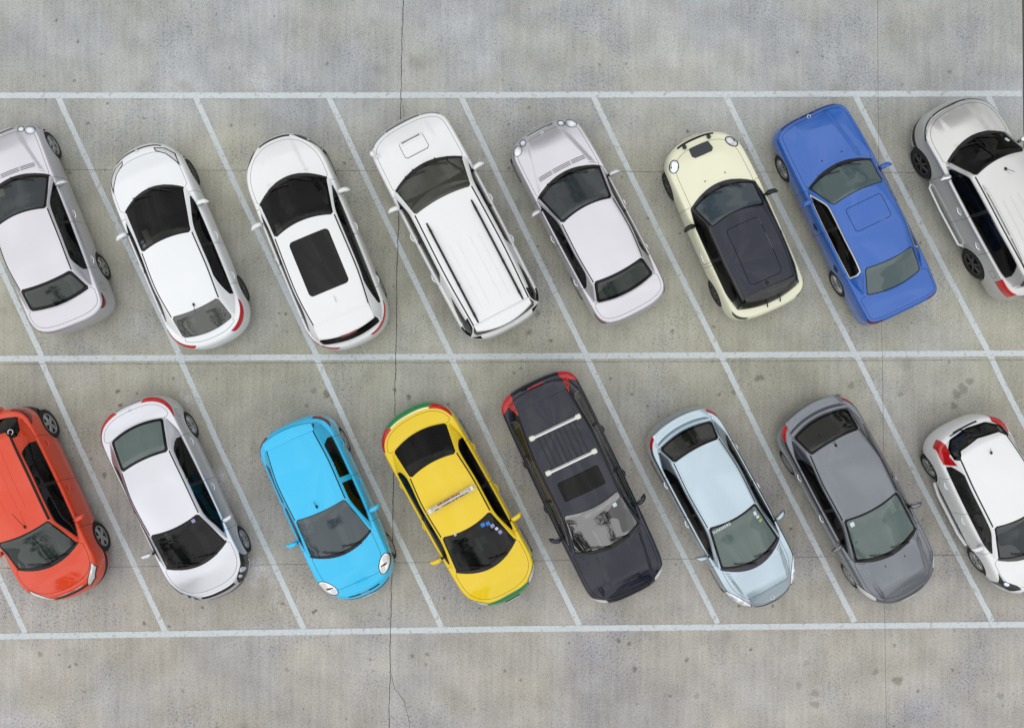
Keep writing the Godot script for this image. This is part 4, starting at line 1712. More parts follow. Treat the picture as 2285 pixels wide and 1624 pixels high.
func car_white_saloon(pm: Material, grp: String) -> void:
	car(sedan({"name": "white_saloon_car", "label": "bright white saloon with slim swept headlights and short aerial above its rear window", "group": grp, "pose": [-6.86, -2.45, -23.2], "paint": pm, "L": 4.46, "w": 0.835,
		"ab": [0.93, 0.63], "at": [-0.05, 0.525], "ct": [-1.44, 0.495], "cb": [-1.86, 0.54], "front_bow": 0.20,
		"nose": 0.95, "nose_n": 2.35, "tail": 0.7, "tail_n": 2.5, "front_inset": 0.26, "rear_inset": 0.10,
		"lamp_rim": 0.02, "headlights": [poly([[2.0, 0.34], [1.90, 0.56], [1.70, 0.72], [1.38, 0.745], [1.55, 0.66], [1.75, 0.54], [1.90, 0.36]])],
		"bulbs": [ellipse(1.83, 0.53, 0.05, 0.035, -0.7), ellipse(1.68, 0.645, 0.05, 0.03, -0.6)],
		"tail_lamps": [[0.42, 1.20, 0.006, 0.13, M.red]],
		"nose_parts": [[0.0, 0.60, 0.055, 0.085, M.plastic, "grille"], [0.0, 0.50, 0.20, 0.28, M.plastic, "air_intake"]], "emblems": [[2.06, 0.0, 0.03]],
		"wf": 1.36, "wr": -1.28, "spokes": 10, "spoke_w": 0.035, "rim": M.alloy_dark, "mirror": [0.50, 0.885], "glass": M.glass_dark, "rear_glass": M.glass_cloud, "rear_frit": 0.008, "side_glass": M.glass_black,
		"xA": 0.82, "xB": -0.33, "xC": -1.22, "dlo_front": 0.98, "dlo_rear": -1.50, "dlo_taper": 0.75, "antenna": [-1.40, 0.02, 0.17], "ditch": 0.012, "hood_in": 0.04,
		"stickers": [[round_rect(0.12, 0.42, 0.19, 0.49, 0.01), M.glass_slate, 2], [round_rect(0.03, 0.40, 0.10, 0.47, 0.01), M.glass_slate, 2]]}))

func car_white_crossover(pm: Material, grp: String) -> void:
	car(sedan({"name": "white_crossover_car", "label": "white crossover with a large dark glass sunroof", "group": grp, "pose": [-4.02, -2.54, -22.5], "paint": pm, "L": 4.66, "w": 0.88, "H": 1.52,
		"zk": tall_knots(2.33, 1.0, -1.95, 0.02), "belt_up": 0.05, "ab": [1.0, 0.72], "at": [0.18, 0.62], "ct": [-1.92, 0.55], "cb": [-2.06, 0.66], "front_bow": 0.24, "rear_bow": 0.13, "top_bow": 0.12, "cowl": 0.09,
		"nose": 1.05, "nose_n": 2.25, "tail": 0.75, "tail_n": 2.5, "front_inset": 0.17, "rear_inset": 0.10, "rear_bulge": 0.05,
		"creases": [[2.12, 0.33, 1.15, 0.42, 0.024, 0.025]],
		"headlights": [poly([[2.18, 0.36], [2.03, 0.62], [1.88, 0.76], [1.60, 0.87], [1.82, 0.69], [2.04, 0.48]])], "bulbs": [ellipse(1.93, 0.67, 0.035, 0.03, 0)],
		"lens": M.dark_lens, "bulb_mat": M.bulb,
		"tail_lamps": [[0.35, 1.20, 0.03, 0.15, M.red]],
		"nose_parts": [[0.0, 0.40, 0.008, 0.06, M.plastic, "grille"], [0.0, 0.7, 0.25, 0.33, M.plastic, "air_intake"]],
		"wf": 1.42, "wr": -1.30, "wheel_r": 0.325, "spokes": 5, "spoke_w": 0.07, "mirror": [0.63, 0.945], "mirror_z": 1.05, "glass": M.glass_dark, "rear_glass": M.glass_black, "side_glass": M.glass_black,
		"sunroof": round_rect(-1.17, -0.415, -0.02, 0.415, 0.08), "sunroof_mat": M.glass_dark, "xA": 0.95, "xB": -0.24, "xC": -1.40, "dlo_rear": -1.80, "dlo_taper": 0.8, "dlo_front": 0.96, "deck": false, "shelf": false,
		"ditch": 0.013, "extra": func(c: Car):
			# cross bar under the glass roof, fin aerial, hatch spoiler with its brake light
			var path := []
			for k in 9:
				path.append(c.on(-0.63, lerpf(-0.40, 0.40, k / 8.0), 0.002))
			put(tube(path, 0.010, 6, 0.5), "sunroof_bar", M.black, c.root)
			var fin := []
			for k in 7:
				var u := k / 6.0
				var b := c.on(-1.28 - 0.17 * u, 0.02, -0.004)
				var hh := 0.055 * pow(u, 0.8) * (1.0 if k < 6 else 0.4)
				var hw := 0.016 * sin(PI * clampf(u * 0.85 + 0.1, 0, 1)) + 0.003
				fin.append(PackedVector3Array([b + Vector3(0, 0, -hw), b + Vector3(0, hh, -0.003), b + Vector3(0, hh, 0.003), b + Vector3(0, 0, hw)]))
			put(grid_mesh(fin, false, c.on(-1.36, 0.02, -0.1)), "fin_antenna", pm, c.root)
			var gr := []
			for k in 17:
				var u := k / 8.0 - 1.0
				var y := u * 0.585
				var sw := 0.10 * u * u
				var zf := c.surf(-1.70, y)
				gr.append(PackedVector3Array([Vector3(-1.69, zf + 0.002, y), Vector3(-1.80, zf + 0.012, y), Vector3(-2.05 + sw, zf - 0.012, y), Vector3(-2.10 + sw, zf - 0.035, y), Vector3(-2.09 + sw, zf - 0.06, y), Vector3(-1.95 + sw * 0.7, zf - 0.055, y), Vector3(-1.69, zf - 0.02, y)]))
			put(grid_mesh(gr, true, null, true), "spoiler", pm, c.root)
			put(tube([Vector3(-2.105, c.surf(-1.7, 0) - 0.043, -0.17), Vector3(-2.115, c.surf(-1.7, 0) - 0.043, 0), Vector3(-2.105, c.surf(-1.7, 0) - 0.043, 0.17)], 0.022, 6), "brake_light", M.dark_red, c.root)}))

func car_white_suv(pm: Material, grp: String) -> void:
	car(sedan({"name": "white_suv", "label": "tall white SUV with a bonnet scoop and black roof rails", "group": grp, "pose": [-1.17, -2.85, -27.6], "paint": pm, "L": 4.86, "w": 0.90, "H": 1.74,
		"zk": tall_knots(2.43, 1.1, -2.1, 0.10), "belt_up": 0.14, "waist": 0.6, "ab": [1.06, 0.74], "at": [0.37, 0.61], "ct": [-2.06, 0.59], "cb": [-2.22, 0.70], "front_bow": 0.18, "rear_bow": 0.10, "top_bow": 0.06, "cowl": 0.08,
		"nose": 0.6, "nose_n": 2.7, "tail": 0.6, "tail_n": 3.0, "front_inset": 0.17, "rear_inset": 0.08, "rear_bulge": 0.07, "roof_edge": 0.075,
		"creases": [[2.2, 0.44, 1.75, 0.46, 0.012, 0.03]],
		"nose_parts": [[0.0, 0.42, 0.006, 0.028, M.chrome, "grille"], [0.0, 0.42, 0.028, 0.060, M.plastic, "grille_mesh"], [0.44, 0.92, 0.006, 0.034, M.reflector, "headlight"], [0.43, 1.02, 0.034, 0.056, M.dark_lens, "headlight_rim"]], "plates": [[2.44, 0.52, 0.0]],
		"lamps": [[poly([[-1.86, 0.60], [-2.10, 0.60], [-2.5, 0.55], [-2.5, 1.0], [-2.0, 1.0]]), M.glass_black, 1.0, 9, "rear_quarter_window"]],
		"wf": 1.52, "wr": -1.35, "wheel_r": 0.37, "spokes": 6, "spoke_w": 0.07, "mirror": [0.74, 0.945], "mirror_z": 1.22, "mirror_turn": 0.35, "glass": M.glass_dusk, "side_glass": M.glass_black, "frit": 0.012,
		"xA": 1.0, "xB": -0.05, "xC": -0.98, "dlo_rear": -1.02, "dlo_taper": 0.25, "dlo_top": 0.085, "deck": false, "shelf": false, "ditch": 0.014, "washer_jets": [[1.30, 0.25]], "handle_z": 0.95,
		"hood_inset": [[rounded(poly([[1.90, -0.26], [1.90, 0.26], [1.55, 0.265], [1.55, -0.265]]), 0.04), pm, "hood_scoop", 0.012, 0.010]],
		"quarter_glass": [poly([[-1.34, 1.52], [-2.02, 1.55], [-2.25, 1.16], [-1.80, 1.16]])],
		"roof_rails": [[0.12, -2.05, 0.49, M.black, 0.05, 0.022]], "roof_ribs": [[-0.5, -1.85, 0.13], [-0.5, -1.85, 0.30]],
		"extra": func(c: Car):
			# scoop mouth, little nearside wing mirror, hatch lip
			var path := []
			for k in 7:
				path.append(c.on(1.835 + 0.004 * k * (6 - k) / 9.0, lerpf(-0.21, 0.21, k / 6.0), 0.012))
			put(tube(path, 0.028, 8, 0.8), "scoop_lip", pm, c.root)
			var slot := put(chamfer_box(Vector3(0.03, 0.02, 0.40), 0.006), "scoop_mouth", M.plastic, c.root)
			slot.position = c.on(1.868, 0, 0.012)
			var mp := c.on(1.96, -0.76, 0.0)
			put(tube([mp + Vector3(-0.12, 0.01, 0.04), mp + Vector3(-0.06, 0.06, 0.0), mp + Vector3(0.0, 0.10, -0.04)], [0.03, 0.018, 0.018], 7), "wing_mirror_arm", pm, c.root)
			put(tube([mp + Vector3(-0.05, 0.11, -0.05), mp + Vector3(-0.02, 0.115, -0.05), mp + Vector3(0.03, 0.115, -0.05), mp + Vector3(0.055, 0.11, -0.05)], [0.035, 0.06, 0.055, 0.02], 10), "wing_mirror", pm, c.root)
			var gr := []
			for k in 17:
				var u := k / 8.0 - 1.0
				var y := u * 0.60
				var sw := 0.13 * u * u
				var zf := c.surf(-2.0, y)
				gr.append(PackedVector3Array([Vector3(-2.06, zf + 0.002, y), Vector3(-2.12, zf + 0.010, y), Vector3(-2.30 + sw, zf - 0.005, y), Vector3(-2.33 + sw, zf - 0.025, y), Vector3(-2.31 + sw, zf - 0.05, y), Vector3(-2.06, zf - 0.04, y)]))
			put(grid_mesh(gr, true, null, true), "spoiler", pm, c.root)}))

func car_cream_hatch(grp: String) -> void:
	var pm := paint(Color(0.88, 0.885, 0.79))
	var dark := paint(Color(0.09, 0.11, 0.18), 0.2, 0.3, 0.6)
	car(sedan({"name": "cream_hatchback_car", "label": "small cream hatchback with a dark blue roof and round headlights", "group": grp, "pose": [4.50, -2.88, -23.8], "paint": pm, "L": 3.96, "w": 0.85, "H": 1.42,
		"zk": [[-1.98, 0.80], [-1.90, 0.93], [-1.7, 0.98], [-0.3, 0.955], [0.6, 0.92], [1.5, 0.80], [1.8, 0.72], [1.98, 0.60]],
		"ab": [0.58, 0.67], "at": [0.04, 0.575], "ct": [-1.50, 0.545], "cb": [-1.66, 0.63], "front_bow": 0.17, "rear_bow": 0.10, "top_bow": 0.10, "cowl": 0.10, "cowl_mat": mat(Color(0.17, 0.18, 0.22), 0.5),
		"nose": 0.75, "nose_n": 2.6, "tail": 0.5, "tail_n": 3.2, "front_inset": 0.14, "rear_inset": 0.09, "rear_bulge": 0.06,
		"lamp_rim": 0.02, "lens": M.reflector, "bulb_mat": M.bulb, "lamp_shades": [poly([[1.44, 0.60], [1.50, 0.57], [1.47, 0.55], [1.42, 0.58]]), poly([[1.60, 0.66], [1.52, 0.72], [1.50, 0.70], [1.58, 0.64]])], "headlights": [ellipse(1.52, 0.64, 0.15, 0.10, -0.55)], "bulbs": [ellipse(1.54, 0.625, 0.07, 0.055, -0.55), ellipse(1.45, 0.68, 0.035, 0.03, 0)],
		"tail_lamps": [[0.55, 0.95, 0.03, 0.16, M.dark_lens]],
		"nose_parts": [[0.0, 0.44, 0.018, 0.060, M.plastic, "grille"], [0.0, 0.60, 0.20, 0.26, M.plastic, "air_intake"]], "plates": [[1.985, 0.50, 0.25]],
		"wf": 1.24, "wr": -1.18, "wheel_r": 0.315, "spokes": 5, "spoke_w": 0.08, "rim": M.alloy_dark, "mirror": [0.24, 0.905], "mirror_mat": M.plastic, "glass": M.glass_slate, "side_glass": M.glass_black, "rear_glass": M.glass_black,
		"roof_mat": dark, "cabin_mat": paint(Color(0.03, 0.033, 0.045), 0.0, 0.2), "ditch": 0.0, "sunroof": round_rect(-1.31, -0.345, -0.11, 0.345, 0.09), "xA": 0.62, "xB": -0.55, "xC": -0.62, "pillars": [-0.55], "dlo_rear": -1.52, "dlo_taper": 0.25, "dlo_top": 0.05,
		"handle_mat": M.chrome, "washer_jets": [[0.98, 0.22]], "deck": false, "shelf": false, "hood_in": 0.10,
		"hood_inset": [[rounded(poly([[1.76, -0.21], [1.76, 0.21], [1.50, 0.24], [1.49, -0.24]]), 0.05), mat(Color(0.20, 0.22, 0.25), 0.5), "hood_scoop", 0.01, 0.0]],
		"extra": func(c: Car):
			for sd in [-1.0, 1.0]:
				var b := c.on(1.80, 0.27 * sd, 0.01)
				put(tube([b + Vector3(-0.03, 0.0, 0), b + Vector3(-0.01, 0.02, 0), b + Vector3(0.04, 0.015, 0), b + Vector3(0.055, 0.0, 0)], [0.02, 0.045, 0.04, 0.01], 8), "spot_lamp", M.dark_lens, c.root)
			var sb := c.on(-1.38, -0.02, -0.005)
			put(tube([sb + Vector3(0.05, 0.0, 0), sb + Vector3(0, 0.025, 0), sb + Vector3(-0.05, 0, 0)], [0.012, 0.03, 0.012], 8), "antenna_base", M.black, c.root)
			var gr := []
			for k in 17:
				var u := k / 8.0 - 1.0
				var y := u * 0.54
				var sw := 0.09 * u * u
				var zf := c.surf(-1.45, y)
				gr.append(PackedVector3Array([Vector3(-1.46, zf + 0.002, y), Vector3(-1.54, zf + 0.008, y), Vector3(-1.66 + sw, zf - 0.015, y), Vector3(-1.68 + sw, zf - 0.035, y), Vector3(-1.64 + sw, zf - 0.05, y), Vector3(-1.46, zf - 0.035, y)]))
			put(grid_mesh(gr, true, null, true), "spoiler", paint(Color(0.05, 0.055, 0.07)), c.root)
			for y in [-0.12, 0.16]:
				put(tube([c.on(-1.60, y, 0.01), c.on(-1.85, y + 0.03, 0.02)], 0.012, 5), "hatch_strut", M.black, c.root)}))

func car_blue_saloon(grp: String) -> void:
	var pm := paint(Color(0.15, 0.36, 0.69), 0.15, 0.32)
	car(sedan({"name": "blue_saloon_car", "label": "bright blue older saloon with chrome window surrounds and grey glass", "group": grp, "pose": [7.0, -3.10, -25.7], "paint": pm, "L": 4.56, "w": 0.85, "H": 1.39,
		"ab": [0.82, 0.69], "at": [0.30, 0.545], "ct": [-1.08, 0.52], "cb": [-1.62, 0.60], "front_bow": 0.16, "rear_bow": 0.09, "top_bow": 0.06,
		"nose": 0.42, "nose_n": 3.5, "tail": 0.32, "tail_n": 4.6, "front_inset": 0.10, "rear_inset": 0.09, "crown": 0.05,
		"zk": [[-2.28, 0.82], [-2.22, 0.93], [-1.62, 0.95], [-0.3, 0.92], [0.82, 0.89], [1.8, 0.80], [2.14, 0.75], [2.28, 0.66]],
		"creases": [[2.15, 0.34, 1.1, 0.50, 0.024, 0.022]], "wk": [[-2.28, 0.80], [-1.4, 0.84], [0.0, 0.85], [1.4, 0.83], [2.28, 0.79]],
		"tail_lamps": [[0.50, 0.92, 0.015, 0.13, M.dark_red]],
		"nose_parts": [[0.0, 0.16, 0.012, 0.06, M.plastic, "grille"], [0.18, 0.66, 0.02, 0.06, M.dark_lens, "headlight"]], "emblems": [[2.16, 0.0, 0.035]],
		"wf": 1.46, "wr": -1.20, "wheel_r": 0.31, "spokes": 14, "spoke_w": 0.03, "mirror": [0.58, 0.875], "mirror_z": 0.98, "glass": M.glass_grey, "rear_glass": M.glass_grey, "side_glass": M.glass_dark, "frit": 0.018,
		"trim_mat": M.bright_trim, "trim_w": 0.024, "xA": 0.82, "xB": -0.10, "xC": -1.05, "dlo_rear": -1.22, "dlo_taper": 0.22, "dlo_top": 0.045, "ditch": 0.0, "sunroof": round_rect(-0.37, -0.385, 0.13, 0.385, 0.06),
		"handle_mat": M.plastic, "handle_z": 0.72, "washer_jets": [[1.22, 0.22]], "seat_mat": M.seat, "deck_in": 0.035}))

func car_silver_suv(grp: String) -> void:
	var pm := paint(Color(0.78, 0.785, 0.79), 0.72, 0.34)
	car(sedan({"name": "silver_suv", "label": "tall silver SUV with chrome mirrors, side steps and ribbed roof", "group": grp, "pose": [9.80, -3.42, -27.5], "paint": pm, "L": 4.30, "w": 0.83, "H": 1.66,
		"zk": tall_knots(2.15, 1.1, -1.8, 0.08), "belt_up": 0.12, "waist": 0.58, "ab": [1.02, 0.63], "at": [0.55, 0.535], "ct": [-1.60, 0.50], "cb": [-1.82, 0.58], "front_bow": 0.20, "rear_bow": 0.10, "top_bow": 0.10, "cowl": 0.08,
		"nose": 0.75, "nose_n": 2.6, "tail": 0.5, "tail_n": 3.0, "front_inset": 0.15, "rear_inset": 0.08, "rear_bulge": 0.06, "roof_edge": 0.07,
		"creases": [[1.95, 0.30, 1.25, 0.36, 0.018, 0.025], [1.95, 0.52, 1.25, 0.56, 0.010, 0.02]],
		"nose_parts": [[0.0, 0.42, 0.006, 0.022, M.chrome, "grille"], [0.0, 0.42, 0.022, 0.055, M.plastic, "grille_mesh"], [0.44, 1.05, 0.006, 0.030, M.chrome, "headlight"], [0.44, 1.05, 0.030, 0.055, M.dark_lens, "headlight_rim"], [0.0, 1.1, 0.42, 0.55, M.plastic, "bumper_lip"]],
		"lamps": [[poly([[-1.52, 0.70], [-1.80, 0.50], [-1.95, 0.52], [-1.95, 0.95], [-1.6, 0.95]]), M.red, 0.86, 1]],
		"wf": 1.25, "wr": -1.10, "wheel_r": 0.36, "spokes": 6, "spoke_w": 0.05, "rim": M.alloy_dark, "mirror": [0.78, 0.885], "mirror_z": 1.20, "mirror_turn": 0.5, "mirror_mat": M.chrome, "glass": M.glass_black, "side_glass": M.glass_black, "rear_glass": M.glass_black,
		"xA": 0.85, "xB": -0.12, "xC": -0.92, "dlo_rear": -1.62, "dlo_taper": 0.4, "trim_mat": M.chrome, "trim_w": 0.012, "deck": false, "shelf": false, "handle_mat": M.chrome, "handle_z": 0.92, "flap": [-1.40, 0.92, 2], "antenna": [0.42, 0.02, 0.13, 0.08], "ditch": 0.012,
		"roof_rails": [[0.35, -1.5, 0.50, pm, 0.04, 0.02]], "roof_ribs": [[-0.1, -1.35, 0.0], [-0.1, -1.35, 0.16], [-0.1, -1.35, 0.32]],
		"stickers": [[round_rect(0.86, 0.47, 0.94, 0.54, 0.01), M.sticker_white, 1]],
		"extra": func(c: Car):
			for sd in [-1.0, 1.0]:
				put(tube([Vector3(0.80, 0.36, sd * 0.78), Vector3(0.72, 0.36, sd * 0.86), Vector3(0.2, 0.36, sd * 0.88), Vector3(-0.6, 0.36, sd * 0.87), Vector3(-0.68, 0.36, sd * 0.78)], 0.03, 8, 0.5), "side_step", M.aluminium, c.root)
			var gr := []
			for k in 17:
				var u := k / 8.0 - 1.0
				var y := u * 0.53
				var sw := 0.10 * u * u
				var zf := c.surf(-1.55, y)
				gr.append(PackedVector3Array([Vector3(-1.58, zf + 0.002, y), Vector3(-1.65, zf + 0.010, y), Vector3(-1.86 + sw, zf - 0.01, y), Vector3(-1.90 + sw, zf - 0.03, y), Vector3(-1.86 + sw, zf - 0.055, y), Vector3(-1.58, zf - 0.04, y)]))
			put(grid_mesh(gr, true, null, true), "spoiler", pm, c.root)}))

func car_orange_mpv(grp: String) -> void:
	var pm := paint(Color(0.82, 0.24, 0.09), 0.1, 0.35)
	car(sedan({"name": "orange_minivan", "label": "orange minivan with ribbed roof and spare wheel cover on its tailgate", "category": "minivan", "group": grp, "pose": [-9.77, 2.90, 155.5], "paint": pm, "L": 4.10, "w": 0.85, "H": 1.60,
		"zk": tall_knots(2.05, 1.05, -1.7, 0.05), "belt_up": 0.08, "ab": [1.05, 0.65], "at": [0.42, 0.545], "ct": [-1.38, 0.52], "cb": [-1.72, 0.62], "front_bow": 0.16, "rear_bow": 0.12, "top_bow": 0.06,
		"nose": 0.8, "nose_n": 2.5, "tail": 0.55, "tail_n": 2.8, "front_inset": 0.20, "rear_inset": 0.12, "rear_bulge": 0.05, "frit": 0.03,
		"headlights": [poly([[1.50, 0.70], [1.64, 0.60], [1.90, 0.36], [1.97, 0.36], [1.86, 0.55], [1.66, 0.72]])], "bulbs": [ellipse(1.72, 0.60, 0.05, 0.03, -0.8)],
		"tail_lamps": [[0.55, 1.15, 0.02, 0.20, M.dark_red]],
		"nose_parts": [[0.0, 0.32, 0.022, 0.045, M.chrome, "grille_bar"], [0.0, 0.45, 0.055, 0.11, M.plastic, "grille"], [0.0, 1.2, 0.40, 0.52, M.plastic, "bumper_lip"]], "tail_parts": [[0.0, 1.15, 0.40, 0.70, M.plastic, "bumper_lip"]],
		"lower": [M.plastic, 0.27], "wf": 1.12, "wr": -1.46, "wheel_r": 0.33, "spokes": 5, "spoke_w": 0.085, "rim": M.alloy, "mirror": [0.62, 0.90], "mirror_z": 1.07, "glass": M.glass_green_dark, "side_glass": M.glass_dark, "rear_glass": M.glass_black,
		"rear_window": poly([[-1.26, 0.575], [-1.44, 0.66], [-1.72, 0.64], [-1.84, 0.45], [-1.88, 0.0], [-1.84, -0.45], [-1.72, -0.64], [-1.44, -0.66], [-1.26, -0.575], [-1.50, -0.45], [-1.57, 0.0], [-1.50, 0.45]]),
		"xA": 0.80, "xB": -0.22, "xC": -1.22, "dlo_rear": -1.20, "dlo_taper": 0.3, "deck": false, "shelf": false, "ditch": 0.022, "handle_z": 0.84,
		"roof_ribs": [[0.0, -1.2, 0.12], [0.0, -1.2, 0.27]], "antenna": [0.36, -0.10, 0.32, 0.02], "spoke_shift": 0.1,
		"extra": func(c: Car):
			# round cover of the spare wheel on the tailgate
			var pr := [[0.30, -0.02], [0.315, 0.06], [0.29, 0.13], [0.20, 0.155], [0.001, 0.16], [0.001, -0.02]]
			put(lathe(pr, 28), "spare_wheel_cover", pm, c.root, Transform3D(Basis(Vector3.UP, -PI / 2), Vector3(-1.97, 0.88, 0.0)))
			put(lathe([[0.31, -0.10], [0.325, -0.06], [0.32, -0.02], [0.001, -0.02], [0.001, -0.10]], 28), "spare_tyre", M.tyre, c.root, Transform3D(Basis(Vector3.UP, -PI / 2), Vector3(-1.97, 0.88, 0.0)))
			for sd in [-1.0, 1.0]:
				put(ring_mesh(0.05, 0.008), "emblem", M.chrome, c.root, Transform3D(Basis(Vector3.RIGHT, PI / 2), c.on(-1.46, 0.555 * sd, 0.01)))}))

func car_silver_sedan(grp: String) -> void:
	var pm := paint(Color(0.79, 0.80, 0.835), 0.78, 0.3)
	car(sedan({"name": "silver_sedan_car", "label": "silver saloon with red wraparound tail lights and pale green rear window", "group": grp, "pose": [-6.88, 2.78, 155.1], "paint": pm, "L": 4.42, "w": 0.835,
		"ab": [1.18, 0.655], "at": [0.43, 0.52], "ct": [-0.92, 0.505], "cb": [-1.60, 0.575], "front_bow": 0.17,
		"nose": 0.85, "nose_n": 2.5, "tail": 0.65, "tail_n": 2.6, "front_inset": 0.20, "rear_inset": 0.14, "rear_frit": 0.055,
		"headlights": [poly([[1.50, 0.77], [1.74, 0.68], [1.98, 0.46], [2.10, 0.42], [2.02, 0.66], [1.80, 0.84]])], "lens": M.dark_lens, "bulbs": [ellipse(1.86, 0.64, 0.06, 0.045, -0.8), ellipse(1.97, 0.54, 0.04, 0.03, -0.8)],
		"tail_lamps": [[0.30, 1.22, 0.004, 0.10, M.red]],
		"nose_parts": [[0.0, 0.42, 0.012, 0.032, M.chrome, "grille"], [0.0, 0.42, 0.032, 0.07, M.plastic, "grille_mesh"], [0.0, 0.65, 0.20, 0.28, M.plastic, "air_intake"]],
		"tail_parts": [[0.0, 0.30, 0.015, 0.035, M.chrome, "boot_trim"]], "wf": 1.33, "wr": -1.30, "spokes": 10, "spoke_w": 0.035, "mirror": [0.78, 0.905], "glass": M.glass_dark, "rear_glass": M.glass_green, "side_glass": M.glass_dark,
		"xA": 0.98, "xB": -0.10, "xC": -1.12, "dlo_front": 1.12, "dlo_rear": -1.18, "dlo_taper": 0.55, "flap": [-1.60, 0.75, 2], "ditch": 0.011, "handle_mat": pm, "trim_mat": M.chrome, "trim_w": 0.010, "emblems": [[-2.02, 0.0, 0.03]],
		"stickers": [[round_rect(0.50, 0.34, 0.57, 0.41, 0.01), M.sticker_mauve, 2]]}))

func car_cyan_hatch(grp: String) -> void:
	var pm := paint(Color(0.15, 0.73, 0.93), 0.0, 0.35)
	car(sedan({"name": "cyan_hatchback_car", "label": "small sky blue hatchback with oval headlights", "group": grp, "pose": [-3.74, 2.98, 156.1], "paint": pm, "L": 3.92, "w": 0.825, "H": 1.50,
		"zk": tall_knots(1.96, 0.75, -1.72, -0.01), "ab": [0.70, 0.655], "at": [-0.12, 0.53], "ct": [-1.60, 0.485], "cb": [-1.72, 0.55], "front_bow": 0.16, "rear_bow": 0.08, "top_bow": 0.04,
		"nose": 0.85, "nose_n": 2.5, "tail": 0.5, "tail_n": 2.8, "front_inset": 0.22, "rear_inset": 0.10, "rear_bulge": 0.06,
		"headlights": [ellipse(1.44, 0.625, 0.235, 0.115, -0.62)], "bulbs": [ellipse(1.36, 0.68, 0.085, 0.06, -0.62), ellipse(1.545, 0.545, 0.08, 0.055, -0.62)], "lens": M.bulb, "bulb_mat": M.clear_lens, "lamp_rim": 0.018, "lamp_shades": [rounded(poly([[1.46, 0.52], [1.50, 0.54], [1.47, 0.66], [1.38, 0.74], [1.36, 0.71], [1.43, 0.63]]), 0.008)],
		"tail_lamps": [[0.52, 1.0, 0.015, 0.2, M.dark_red]],
		"nose_parts": [[0.10, 0.40, 0.030, 0.060, M.plastic, "grille"], [0.0, 0.13, 0.024, 0.045, M.chrome, "badge_bar"], [0.0, 0.62, 0.16, 0.22, M.plastic, "air_intake"]], "plates": [[1.965, 0.46, 0.2]],
		"wf": 1.22, "wr": -1.18, "wheel_r": 0.295, "spokes": 7, "spoke_w": 0.045, "mirror": [0.32, 0.905], "glass": M.glass_slate, "side_glass": M.glass_black, "rear_glass": M.glass_slate, "frit": 0.012,
		"pillar_mat": pm, "xA": 0.55, "xB": -0.45, "xC": -1.32, "dlo_rear": -1.42, "dlo_taper": 0.25, "pillar_w": 0.055, "deck": false, "shelf": false, "hood_front": 1.56, "hood_in": 0.10, "ditch": 0.011, "antenna": [-0.20, 0.02, 0.12],
		"extra": func(c: Car):
			put(ring_mesh(0.045, 0.009), "emblem", M.chrome, c.root, Transform3D(Basis(Vector3.BACK, 0.6) * Basis(Vector3.UP, PI / 2), Vector3(1.90, 0.625, 0)))
			var gr := []
			for k in 17:
				var u := k / 8.0 - 1.0
				var y := u * 0.52
				var sw := 0.08 * u * u
				var zf := c.surf(-1.5, y)
				gr.append(PackedVector3Array([Vector3(-1.60, zf - 0.004, y), Vector3(-1.66, zf + 0.004, y), Vector3(-1.82 + sw, zf - 0.012, y), Vector3(-1.85 + sw, zf - 0.03, y), Vector3(-1.81 + sw, zf - 0.05, y), Vector3(-1.60, zf - 0.04, y)]))
			put(grid_mesh(gr, true, null, true), "spoiler", pm, c.root)}))

